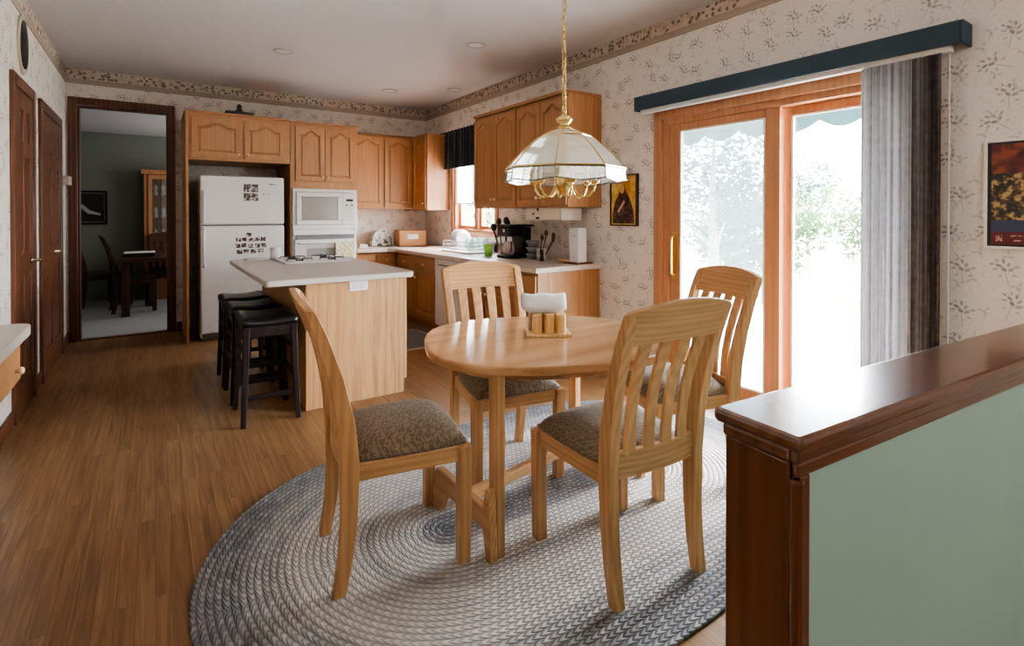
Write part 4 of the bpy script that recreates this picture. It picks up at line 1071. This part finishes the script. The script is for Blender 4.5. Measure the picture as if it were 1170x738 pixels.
# coffee maker
cm = thing('coffee_maker', 'black drip coffee maker with glass carafe on the right worktop', 'coffee maker', (3.02, 4.36, cz))
obj('base_plate', MB().box((2.88, 4.26, cz), (3.16, 4.48, cz+.03)), dark, cm, .01)
obj('water_tank', MB().box((3.06, 4.265, cz+.03), (3.16, 4.475, cz+.31)), dark, cm, .012)
obj('brew_head', MB().box((2.88, 4.265, cz+.215), (3.06, 4.475, cz+.315)), dark, cm, .015)
obj('lid', MB().box((2.875, 4.22, cz+.316), (3.165, 4.48, cz+.335)), dark, cm, .006)
obj('badge', MB().box((2.878, 4.33, cz+.26), (2.8798, 4.36, cz+.29)), paint('steel', hexc(190, 190, 190), .3, .8), cm)
cf = thing('coffee_carafe', 'pale glass carafe with black handle standing in the coffee maker', 'carafe', (2.955, 4.37, cz+.03))
obj('carafe_glass', MB().lathe([(0, .0005), (.05, .0005), (.062, .04), (.058, .09), (.045, .12), (.048, .135), (0, .135)], (2.955, 4.37, cz+.03), 24), paint('carafe pale', hexc(190, 170, 166), .15, noise=.05), cf, smooth=True)
obj('carafe_handle', MB().tube([(2.935, 4.316, cz+.16), (2.92, 4.275, cz+.155), (2.918, 4.272, cz+.09), (2.932, 4.308, cz+.065)], .008, 8), dark, cf, smooth=True)
# stacked grey bowls
bm_ = paint('grey stoneware', hexc(140, 140, 146), .35, noise=.04)
for k in range(3):
    o = obj('bowl', MB().lathe([(0, .004), (.04, .004), (.068, .05), (.072, .055), (.074, .05), (.045, 0), (0, 0)], (3.08, 4.125, cz+k*.062), 26), bm_, None, 0, True)
    o2 = ['bottom', 'middle', 'topmost']
    tag(o, 'grey stoneware bowl, %s of the stack right of the coffee maker' % o2[k], 'bowl', 'stack of grey bowls')
    if k < 2:
        pass
# knife/utensil crock 2
c2 = obj('utensil_crock', MB().lathe([(0, .01), (.043, .01), (.043, .115), (.048, .115), (.048, 0), (0, 0)], (3.05, 3.95, cz), 22), paint('cream crock', hexc(206, 194, 182), .4), None, 0, True); tag(c2, 'cream crock of brown wooden utensils right of the stacked bowls', 'crock')
bw = wood('brown utensil wood ', hexc(64, 30, 20), hexc(104, 54, 36), hexc(130, 76, 52), 'Z', .4)
for k, (tx, ty, hh) in enumerate(((.07, -.09, .215), (.03, -.03, .24), (.02, -.15, .19), (-.06, -.08, .20))):
    b0 = Vector((3.05, 3.95, cz+.0125))+Vector((tx, ty+.085, 0)).normalized()*.021; b1 = Vector((3.05+tx, 3.95+ty, cz+hh))
    u_ = thing('wooden_spoon', ['brown wooden spoon in the cream crock, leaning back', 'brown wooden spoon in the cream crock, most upright', 'brown wooden spoon in the cream crock, leaning furthest right', 'brown wooden spoon in the cream crock, leaning forward'][k], 'spoon', b0, 0, 'wooden spoons in the cream crock')
    obj('spoon_handle', MB().tube([b0+Vector((0, 0, .006)), b1], .0055, 8), bw, u_, smooth=True)
    obj('spoon_bowl', MB().sphere(b1+Vector((0, 0, .02)), .026, .4, 1, 1.2), bw, u_, smooth=True)
kb = thing('pepper_mill', 'dark slim pepper mill beside the cream crock', 'pepper mill', (3.0, 3.885, cz))
obj('mill_body', MB().lathe([(0, 0), (.022, 0), (.024, .01), (.016, .05), (.02, .08), (0, .08)], (3.0, 3.885, cz), 18), dark, kb, smooth=True)
obj('mill_head', MB().lathe([(0, 0), (.012, 0), (.02, .012), (.016, .026), (0, .03)], (3.0, 3.885, cz+.0803), 18), dark, kb, smooth=True)
o = obj('wooden_dish', MB().lathe([(0, .01), (.06, .01), (.078, .03), (.082, .03), (.065, 0), (0, 0)], (3.10, 3.65, cz), 26), cd_m, None, 0, True); tag(o, 'shallow pale wooden dish left of the tall white box', 'dish')
bx_ = thing('carton', 'tall white carton standing on dark tray near the right worktop end', 'carton', (3.12, 3.515, cz+.015))
obj('carton_body', MB().box((3.07, 3.455, cz+.0155), (3.17, 3.575, cz+.315)), whiteplastic(), bx_, .004)
obj('print_mark', MB().box((3.0685, 3.50, cz+.05), (3.0698, 3.53, cz+.07)), paint('faint print', hexc(196, 200, 208), .6), bx_)
obj('print_mark', MB().box((3.0685, 3.48, cz+.24), (3.0698, 3.55, cz+.255)), paint('faint print', hexc(196, 200, 208), .6), bx_)
o = obj('serving_tray', MB().box((3.02, 3.42, cz), (3.22, 3.60, cz+.0148)), bw, None, .005); tag(o, 'dark wooden tray under the tall white carton', 'tray')
# under cabinet appliance
ua = thing('under_cabinet_radio', 'cream radio mounted under the right wall cabinets', 'radio', (3.07, 3.70, 1.384))
obj('radio_case', MB().box((2.96, 3.55, 1.27), (3.20, 4.08, 1.3835)), paint('cream plastic', hexc(226, 216, 204), .4, noise=.01), ua, .008)
obj('front_door', MB().box((2.952, 3.57, 1.278), (2.9598, 3.82, 1.378)), paint('cream door', hexc(234, 222, 200), .4, noise=.01), ua, .003)
obj('control_buttons', MB().box((2.954, 3.87, 1.278), (2.9598, 3.92, 1.298)).box((2.954, 3.95, 1.32), (2.9598, 3.975, 1.335)).box((2.954, 3.88, 1.355), (2.9598, 3.90, 1.38)), dark, ua)

# ================================================================== WALL ART ETC
def picture(name, label, cat, fy0, fy1, z0, z1, x, fm_, fw, d_=.02):
    t = thing(name, label, cat, (x, (fy0+fy1)/2, z0))
    mb = MB().box((x-d_, fy0, z0), (x-.0005, fy0+fw, z1)).box((x-d_, fy1-fw, z0), (x-.0005, fy1, z1)).box((x-d_, fy0+fw, z0), (x-.0005, fy1-fw, z0+fw)).box((x-d_, fy0+fw, z1-fw), (x-.0005, fy1-fw, z1))
    obj('frame', mb, fm_, t, .002)
    return t
ic = picture('framed_icon', 'small gold picture of a dark robed figure hung left of patio door', 'picture', 2.965, 3.27, 1.225, 1.66, XR, paint('icon frame dark', hexc(58, 40, 30), .5), .012, .03)
gold = photo_mat('aged gold ground', hexc(178, 134, 54), hexc(206, 166, 84), hexc(220, 186, 112), 9)
obj('gold_panel', MB().box((XR-.020, 2.977, 1.237), (XR-.001, 3.258, 1.648)), gold, ic)
M = Matrix(((0, 0, -1, XR-.0202), (-1, 0, 0, 3.258), (0, 1, 0, 1.237), (0, 0, 0, 1)))
robe = [(.02, .01), (.26, .01), (.25, .12), (.21, .22), (.17, .27), (.15, .33), (.10, .33), (.085, .25), (.045, .2), (.02, .1)]
obj('robed_figure', MB(M).prism(robe, 0, .002), photo_mat('robe paint', hexc(50, 26, 28), hexc(78, 46, 44), hexc(110, 74, 62), 30), ic)
el = [(.125+.028*math.cos(2*PI*k/20), .30+.038*math.sin(2*PI*k/20)) for k in range(20)]
obj('face', MB(M).prism(el, .0021, .004), paint('face ochre', hexc(196, 150, 92), .6), ic)
obj('sleeve', MB(M).prism([(.07, .11), (.09, .10), (.16, .19), (.145, .205)], .0021, .004), paint('sleeve pale', hexc(206, 176, 150), .6), ic)
po = picture('framed_poster', 'dark red and gold poster in thin white frame on right wall', 'poster', .32, .795, 1.165, 1.678, XR, paint('poster frame white', hexc(240, 236, 230), .4), .012, .015)
obj('mount', MB().box((XR-.010, .332, 1.177), (XR-.001, .783, 1.666)), paint('poster dark border', hexc(30, 24, 28), .4), po)
obj('red_field', MB().box((XR-.012, .345, 1.52), (XR-.0101, .768, 1.655)), photo_mat('poster red', hexc(70, 24, 22), hexc(104, 38, 32), hexc(140, 70, 44), 14), po)
obj('crowd_field', MB().box((XR-.012, .345, 1.30), (XR-.0101, .768, 1.5195)), photo_mat('poster crowd', hexc(40, 34, 30), hexc(92, 72, 48), hexc(186, 150, 96), 40), po)
obj('blue_band', MB().box((XR-.012, .345, 1.245), (XR-.0101, .768, 1.2995)), paint('poster blue', hexc(58, 64, 92), .4), po)
tx = obj('text_band', MB().box((XR-.012, .345, 1.185), (XR-.0101, .768, 1.2445)), paint('poster maroon', hexc(96, 30, 34), .4), po)
inkm = photo_mat('poster ink pale', hexc(96, 30, 34), hexc(150, 96, 90), hexc(206, 160, 150), 90)
obj('text_line', MB().box((XR-.0126, .37, 1.221), (XR-.0121, .70, 1.230)), inkm, tx)
obj('text_line', MB().box((XR-.0126, .37, 1.202), (XR-.0121, .69, 1.208)), inkm, tx)
obj('emblem', MB().box((XR-.0126, .728, 1.20), (XR-.0121, .752, 1.23)), inkm, tx)
# oval plaque on left wall
opq = thing('oval_wall_plaque', 'dark oval plaque high on left wall above the nearer dark door', 'plaque', (XL, 4.86, 2.31))
Mo = Matrix(((0, 0, 1, XL+.0005), (1, 0, 0, 4.86), (0, 1, 0, 2.485), (0, 0, 0, 1)))
E_ = lambda a, b: [(a*math.cos(2*PI*k/32), b*math.sin(2*PI*k/32)) for k in range(32)]
obj('plaque_rim', MB(Mo).prism(E_(.17, .205), 0, .012), paint('plaque rim', hexc(186, 170, 150), .6), opq, .004)
obj('plaque_face', MB(Mo).prism(E_(.125, .165), .0121, .018), paint('plaque dark', hexc(20, 18, 18), .4), opq, .002)
th = thing('wall_chime_box', 'pale chime box on left wall beside the dining room doorway', 'chime box', (XL, 6.80, 1.61))
obj('chime_case', MB().box((XL+.0005, 6.70, 1.615), (XL+.06, 6.90, 1.70)), paint('chime beige', hexc(196, 176, 162), .5), th, .006)
obj('chime_grille', MB().box((XL+.0602, 6.73, 1.635), (XL+.063, 6.87, 1.68)), paint('chime grey', hexc(170, 150, 138), .5), th)
# built-in desk at left
dkx = thing('built_in_desk', 'built-in wall desk with oak drawer at far left edge', 'desk', (XL, 1.9, 0))
obj('desk_top', MB().prism(rpoly(XL+.002, 1.2, -.392, 2.79, (.005, .005, .06, .005)), .86, .90), lam2, dkx, .008, seg=3)
obj('desk_apron', MB().box((XL+.004, 1.25, .69), (-.435, 2.74, .859)), oak('Y'), dkx, .003)
M = frame((-.435, 1.30, .702), '+X'); ddr = obj('drawer', MB(M).box((0, 0, 0), (1.40, .145, .018)), oak('X'), dkx, .004); knob(M, 1.31, .05, ddr, .018); knob(M, .1, .05, ddr, .018)
obj('desk_pedestal', MB().box((XL+.017, 1.25, .10), (-.45, 1.85, .6895)).box((XL+.017, 1.25, 0), (-.50, 1.85, .10)), oak(), dkx, .003)
# kitchen mat
km = thing('kitchen_mat', 'dark grey mat on the floor in front of the sink cabinet', 'mat', (2.25, 5.15, 0))
obj('mat_field', MB().box((2.03, 4.78, .0005), (2.47, 5.55, .009)), fabric_mat('mat grey', hexc(70, 68, 70), hexc(110, 106, 106), 70), km, .003)
obj('mat_border', MB().box((2.0, 4.75, .0005), (2.029, 5.58, .010)).box((2.471, 4.75, .0005), (2.5, 5.58, .010)).box((2.029, 4.75, .0005), (2.471, 4.779, .010)).box((2.029, 5.551, .0005), (2.471, 5.58, .010)), paint('mat edge', hexc(176, 166, 156), .9), km, .002)

# ================================================================== DINING ROOM
dgr = paint('dining wall sage', hexc(132, 136, 124), .9, noise=.01)
dy = 10.1
struct('wall_dining', MB().box((-2.2, dy, 0), (2.2, dy+.1, 2.6)), dgr, 'grey green far wall of the dining room', 'wall')
struct('wall_dining_left', MB().box((-2.3, YB+T2, 0), (-2.2, dy, 2.6)), dgr, 'grey green left wall of the dining room', 'wall')
struct('wall_dining_right', MB().box((2.2, YB+T2, 0), (2.3, dy, 2.6)), dgr, 'grey green right wall of the dining room', 'wall')
struct('wall_dining_front', MB().box((-2.3, YB, 0), (XL-.151, YB+T2-.001, 2.6)), dgr, 'grey green near wall of the dining room', 'wall')
struct('ceiling_dining', MB().box((-2.3, YB+T2, 2.56), (2.3, dy+.1, 2.66)), ceil_m, 'plain ceiling of the dining room', 'ceiling')
cpt = fabric_mat('dining carpet', hexc(150, 148, 146), hexc(172, 170, 168), 160, .95)
struct('floor_dining', MB().box((-2.3, YB+.061, -.1), (2.3, dy, .006)), cpt, 'pale grey carpet floor of the dining room', 'floor')
pt = thing('framed_picture', 'dark framed horse racing style print on the dining room wall', 'picture', (-.73, dy, 1.16))
pt['label'] = 'dark framed print on the dining room wall behind chairs'
px0, px1, pz0, pz1 = -.98, -.565, 1.165, 1.675
mb = MB().box((px0, dy-.025, pz0), (px1, dy-.001, pz0+.03)).box((px0, dy-.025, pz1-.03), (px1, dy-.001, pz1)).box((px0, dy-.025, pz0+.03), (px0+.03, dy-.001, pz1-.03)).box((px1-.03, dy-.025, pz0+.03), (px1, dy-.001, pz1-.03))
obj('frame', mb, paint('frame black', hexc(22, 18, 16), .4), pt, .003)
obj('mat_border', MB().box((px0+.031, dy-.012, pz0+.031), (px1-.031, dy-.001, pz1-.031)), paint('mat grey light', hexc(120, 118, 112), .8), pt)
pim = obj('print', MB().box((px0+.045, dy-.014, pz0+.045), (px1-.045, dy-.0121, pz1-.045)), paint('print dark', hexc(34, 34, 34), .5), pt)
Mz = Matrix(((1, 0, 0, -.78), (0, 0, -1, dy-.0142), (0, 1, 0, 1.38), (0, 0, 0, 1)))
obj('print_stroke', MB(Mz).prism([(-.13, .07), (-.08, .09), (.0, .0), (.13, -.05), (.13, -.08), (-.02, -.05), (-.1, .03)], 0, .001), paint('print pale', hexc(176, 176, 172), .6), pim)
dt = thing('dining_room_table', 'dark wooden table with thick square legs in the dining room', 'table', (.25, 8.9, .006))
obj('tabletop', MB().box((-.36, 8.27, .70), (.85, 9.52, .75)), diningwood('Y'), dt, .006)
for x, y in ((-.29, 8.36), (.78, 8.36), (-.29, 9.43), (.78, 9.43)): obj('leg', MB().box((x-.045, y-.045, .0065), (x+.045, y+.045, .6995)), diningwood(), dt, .005)
o = obj('boxed_game', MB().box((-.33, 8.55, .7505), (.02, 8.95, .80)), paint('box black', hexc(22, 20, 20), .5), None, .003); tag(o, 'flat dark box lying on the dining room table', 'box')
o = obj('white_placemat', MB().box((-.32, 8.57, .8005), (.03, 8.97, .806)), paint('paper', hexc(230, 226, 220)), None, .001); tag(o, 'white sheet on top of the dark box on the dining room table', 'paper')
dsm = fabric_mat('dining room seat cloth', hexc(70, 60, 52), hexc(96, 84, 74), 40)
gd = 'dark chairs around the dining room table'
c0 = make_chair('dark wooden dining room chair at left of the table, seen from the side', (-.22, 8.86, .0065), R(-84), gd, diningwood, dsm)
dup(c0, (-.66, 9.60, .0065), R(-70), 'dark wooden dining room chair against the far wall below the framed print', gd)
dup(c0, (.16, 9.37, .0065), R(176), 'dark wooden dining room chair tucked behind the far table edge', gd)
cc = thing('china_cabinet', 'tall wooden china cabinet with glass door at dining room right', 'cabinet', (.35, 9.85, .006))
mb = MB().box((-.11, 9.75, .007), (.90, dy-.01, .92)).box((-.11, 9.78, .92), (-.06, dy-.01, 1.93)).box((.85, 9.78, .92), (.90, dy-.01, 1.93)).box((-.06, dy-.03, .92), (.85, dy-.01, 1.93)).box((-.14, 9.73, 1.931), (.93, dy-.01, 2.0))
obj('cabinet_box', mb, doorwood(), cc, .004)
obj('shelf', MB().box((-.055, 9.80, 1.25), (.845, dy-.031, 1.265)).box((-.055, 9.80, 1.6), (.845, dy-.031, 1.615)), doorwood('X'), cc)
for a, b in ((-.055, .39), (.395, .845)):
    d_ = obj('door', MB().box((a, 9.765, .925), (a+.05, 9.779, 1.925)).box((b-.05, 9.765, .925), (b, 9.779, 1.925)).box((a+.05, 9.765, .925), (b-.05, 9.779, .99)).box((a+.05, 9.765, 1.86), (b-.05, 9.779, 1.925)), doorwood(), cc, .003)
    obj('glass_pane', MB().box((a+.05, 9.770, .99), (b-.05, 9.774, 1.86)), glass_mat('cabinet glass', (.92, .94, .94, 1), .05, (.8, .85, .85, 1), .4), d_)
ci = 0
for z_ in (.9205, 1.2655, 1.6155):
    for x in (.04, .14, .24):
        o = obj('figurine', MB().lathe([(0, 0), (.03, 0), (.035, .03), (.02, .07), (.03, .11), (.018, .15), (0, .17)], (x, 9.93, z_), 14), whiteplastic(), None, 0, True)
        tag(o, 'small white china piece on a china cabinet shelf', 'china', 'china pieces in the dining room cabinet')

# ================================================================== OUTSIDE
conc = paint('bright concrete', hexc(206, 204, 198), .9, noise=.03, scale=2)
struct('floor_patio', MB().box((XR+T+.001, -2.5, -.16), (6.9, 9, -.06)), conc, 'bright concrete patio slab outside the sliding door', 'patio')
grass = paint('pale lawn', hexc(196, 198, 178), .95, noise=.06, scale=1)
o = struct('floor_yard', MB().box((6.9, -25, -2.1), (60, 60, -1.82)), grass, 'pale sunlit yard beyond the patio', 'yard')
fn = thing('picket_fence', 'short brown picket fence at the far side of the yard', 'fence', (18.3, 7.4, -1.82))
fw_ = paint('fence brown', hexc(168, 134, 118), .85, noise=.05)
NP = 22
for i in range(NP):
    t = i/(NP-1); x = 18.75-1.6*t; y = 8.5-2.6*t
    Mf = Matrix.Translation((x, y, -1.82)) @ Matrix.Rotation(R(58), 4, 'Z')
    poly = [(-.055, 0), (.055, 0), (.055, .50), (0, .56), (-.055, .50)]
    M2 = Mf @ Matrix(((1, 0, 0, 0), (0, 0, 1, 0), (0, 1, 0, 0), (0, 0, 0, 1)))
    obj('picket', MB(M2).prism(poly, 0, .02), fw_, fn)
for z_ in (.15, .40):
    obj('fence_rail', MB().tube([(18.75+.03, 8.5, -1.82+z_), (17.15+.03, 5.9, -1.82+z_)], .02, 6), fw_, fn)
# trees
leafm = translucent_mat('pale sunlit leaves', hexc(44, 64, 40), hexc(78, 100, 66), .3, .7)
leafm2 = translucent_mat('pale blue green leaves', hexc(48, 64, 60), hexc(78, 96, 90), .3, .7)
bark = paint('bark', hexc(120, 106, 94), .9, noise=.08)
def make_tree(label, loc, hgt, rad, lm, seed):
    rnd = random.Random(seed)
    t = thing('leafy_tree', label, 'tree', loc, 0, 'trees beyond the patio')
    mb = MB().tube([(0, 0, 0), (.05, .03, hgt*.3), (-.03, .02, hgt*.6), (0, 0, hgt*.85)], [.16, .13, .09, .03], 8)
    for k in range(5):
        a = rnd.uniform(0, 6.28); z0 = hgt*rnd.uniform(.3, .55); l = rad*.7
        mb.tube([(0, 0, z0), (math.cos(a)*l*.5, math.sin(a)*l*.5, z0+l*.4), (math.cos(a)*l, math.sin(a)*l, z0+l*.7)], [.06, .045, .02], 6)
    obj('trunk', mb, bark, t, local=True)
    mb = MB(); bl = [(rnd.uniform(-1, 1)*rad*.65, rnd.uniform(-1, 1)*rad*.65, hgt*rnd.uniform(.25, .85), rad*rnd.uniform(.35, .6)) for _ in range(14)]
    for _ in range(3000):
        bx0, by0, bz0, br_ = rnd.choice(bl)
        v = Vector((rnd.gauss(0, 1), rnd.gauss(0, 1), rnd.gauss(0, 1))).normalized()*br_*rnd.uniform(.6, 1)
        c_ = Vector((bx0, by0, bz0))+v
        u_ = Vector((rnd.gauss(0, 1), rnd.gauss(0, 1), rnd.gauss(0, 1))).normalized(); w_2 = u_.orthogonal().normalized()
        s_ = rnd.uniform(.07, .15)
        mb.quad(c_-u_*s_, c_+w_2*s_*.5, c_+u_*s_, c_-w_2*s_*.5)
    obj('crown', mb, lm, t, local=True)
    return t
t1 = make_tree('pale leafy tree seen through left glass panel, nearest the house', (12.5, 8.6, -1.82), 6.2, 2.0, leafm2, 3)
dup(t1, (15.2, 14.4, -1.82), 1.1, 'pale leafy tree furthest left through the sliding glass panel')
t2 = make_tree('pale green tree left of the picket fence through the right glass panel', (17.5, 10.0, -1.82), 4.6, 1.9, leafm, 5)
dup(t2, (22.6, 14.2, -1.82), 2.0, 'distant pale green tree behind the fence, left in the right glass panel')
dup(t1, (27.0, 13.2, -1.82), 2.6, 'distant tall pale tree straight behind the picket fence')
dup(t2, (24.5, 9.2, -1.82), 3.3, 'distant pale green tree behind right end of the picket fence')
dup(t1, (13.0, 20.5, -1.82), .6, 'pale tree seen through the kitchen sink window')
dup(t2, (11.2, 13.2, -1.82), .4, 'pale green tree far left behind the screened glass panel')
dup(t2, (19.0, 16.8, -1.82), 1.4, 'distant pale green tree in the middle of the screened glass panel')
# awning
aw = thing('patio_awning', 'teal fabric awning with scalloped edge outside the patio door', 'awning', (XR+T, 1.8, 2.3))
am = translucent_mat('awning cloth', hexc(40, 56, 60), hexc(48, 64, 68), .1, 2)
ax0, ax1, ay0, ay1 = XR+T+.002, 4.85, -.8, 4.6
mb = MB(); mb.quad((ax0, ay0, 2.75), (ax1, ay0, 2.36), (ax1, ay1, 2.36), (ax0, ay1, 2.75))
obj('canopy', mb, am, aw)
mb = MB(); ns = 14; pw = (ay1-ay0)/ns
for i in range(ns):
    for k in range(10):
        ta, tb_ = k/10, (k+1)/10
        za = 2.15-.075*math.sin(PI*ta); zb = 2.15-.075*math.sin(PI*tb_)
        mb.quad((ax1, ay0+(i+ta)*pw, za), (ax1, ay0+(i+tb_)*pw, zb), (ax1, ay0+(i+tb_)*pw, 2.36), (ax1, ay0+(i+ta)*pw, 2.36))
bmesh.ops.remove_doubles(mb.bm, verts=mb.bm.verts, dist=1e-5)
obj('scalloped_valance', mb, am, aw)
obj('front_bar', MB().tube([(ax1, ay0, 2.36), (ax1, ay1, 2.36)], .02, 8), whiteplastic(), aw)
for y in (ay0+.05, ay1-.05): obj('support_arm', MB().tube([(ax0, y, 2.3), (ax1, y, 2.36)], .015, 8), whiteplastic(), aw)

# ================================================================== LIGHT
w = bpy.data.worlds.new('World'); scene.world = w; w.use_nodes = True
nt = w.node_tree; nt.nodes.clear()
out = nt.nodes.new('ShaderNodeOutputWorld'); bg = nt.nodes.new('ShaderNodeBackground'); nt.links.new(bg.outputs[0], out.inputs[0])
sky = nt.nodes.new('ShaderNodeTexSky'); sky.sky_type = 'NISHITA'; sky.sun_disc = False; sky.sun_elevation = R(50); sky.sun_rotation = R(90); sky.air_density = 1.0; sky.dust_density = 3.0; sky.ozone_density = 1.0
mxn = nt.nodes.new('ShaderNodeMix'); mxn.data_type = 'RGBA'; mxn.inputs[0].default_value = .6; nt.links.new(sky.outputs[0], mxn.inputs[6]); mxn.inputs[7].default_value = (8, 8.3, 8.6, 1)
nt.links.new(mxn.outputs[2], bg.inputs[0]); bg.inputs[1].default_value = 6.5
def light(name, typ, loc, rot, energy, color=(1, 1, 1), **kw):
    l = bpy.data.lights.new(name, typ); l.energy = energy; l.color = color
    for k, v in kw.items(): setattr(l, k, v)
    o = bpy.data.objects.new(name, l); COL.objects.link(o); o.location = loc; o.rotation_euler = rot; return o
light('sun_light', 'SUN', (8, 2, 8), (R(0), R(38), R(20)), 24, (1, .97, .92), angle=R(1.5))
def portal(name, loc, sx, sy):
    o = light(name, 'AREA', loc, (0, R(90), 0), 1, shape='RECTANGLE', size=sx, size_y=sy)
    o.data.cycles.is_portal = True
portal('door_portal', (XR+T+.02, (DY0+DY1)/2, DZ/2), DZ, DY1-DY0)
portal('window_portal', (XR+T+.02, (WY0+WY1)/2, (WZ0+WZ1)/2), WZ1-WZ0, WY1-WY0)
light('family_room_fill', 'AREA', (2.3, -1.9, 2.5), (R(40), 0, R(-14)), 31, (1, .97, .93), shape='RECTANGLE', size=3.0, size_y=1.2)  # added fill lamp behind the camera, not a room fixture
light('kitchen_fill', 'AREA', (1.8, 4.9, 2.80), (0, 0, 0), 1.2, (1, .95, .9), shape='RECTANGLE', size=1.6, size_y=1.6)  # added weak fill below the ceiling; the recessed lights stay off
light('dining_room_fill', 'AREA', (1.9, 8.6, 1.6), (0, R(90), 0), 17, (.95, .97, 1), shape='RECTANGLE', size=1.4, size_y=1.6)  # added area lamp standing in for daylight from an unseen dining room window

# ================================================================== CAMERA
cam = bpy.data.cameras.new('camera'); co = bpy.data.objects.new('camera', cam); COL.objects.link(co)
cam.sensor_width = 36; cam.sensor_fit = 'HORIZONTAL'; cam.lens = 599.198/1170*36
cam.shift_y = (248.742-369)/1170
co.location = (0, 0, 1.331); co.rotation_euler = (R(90-.466), 0, R(-34.426))
cam.clip_start = .02
scene.camera = co
scene.view_settings.view_transform = 'AgX'
scene.view_settings.look = 'AgX - Medium High Contrast'
scene.view_settings.exposure = 1.1
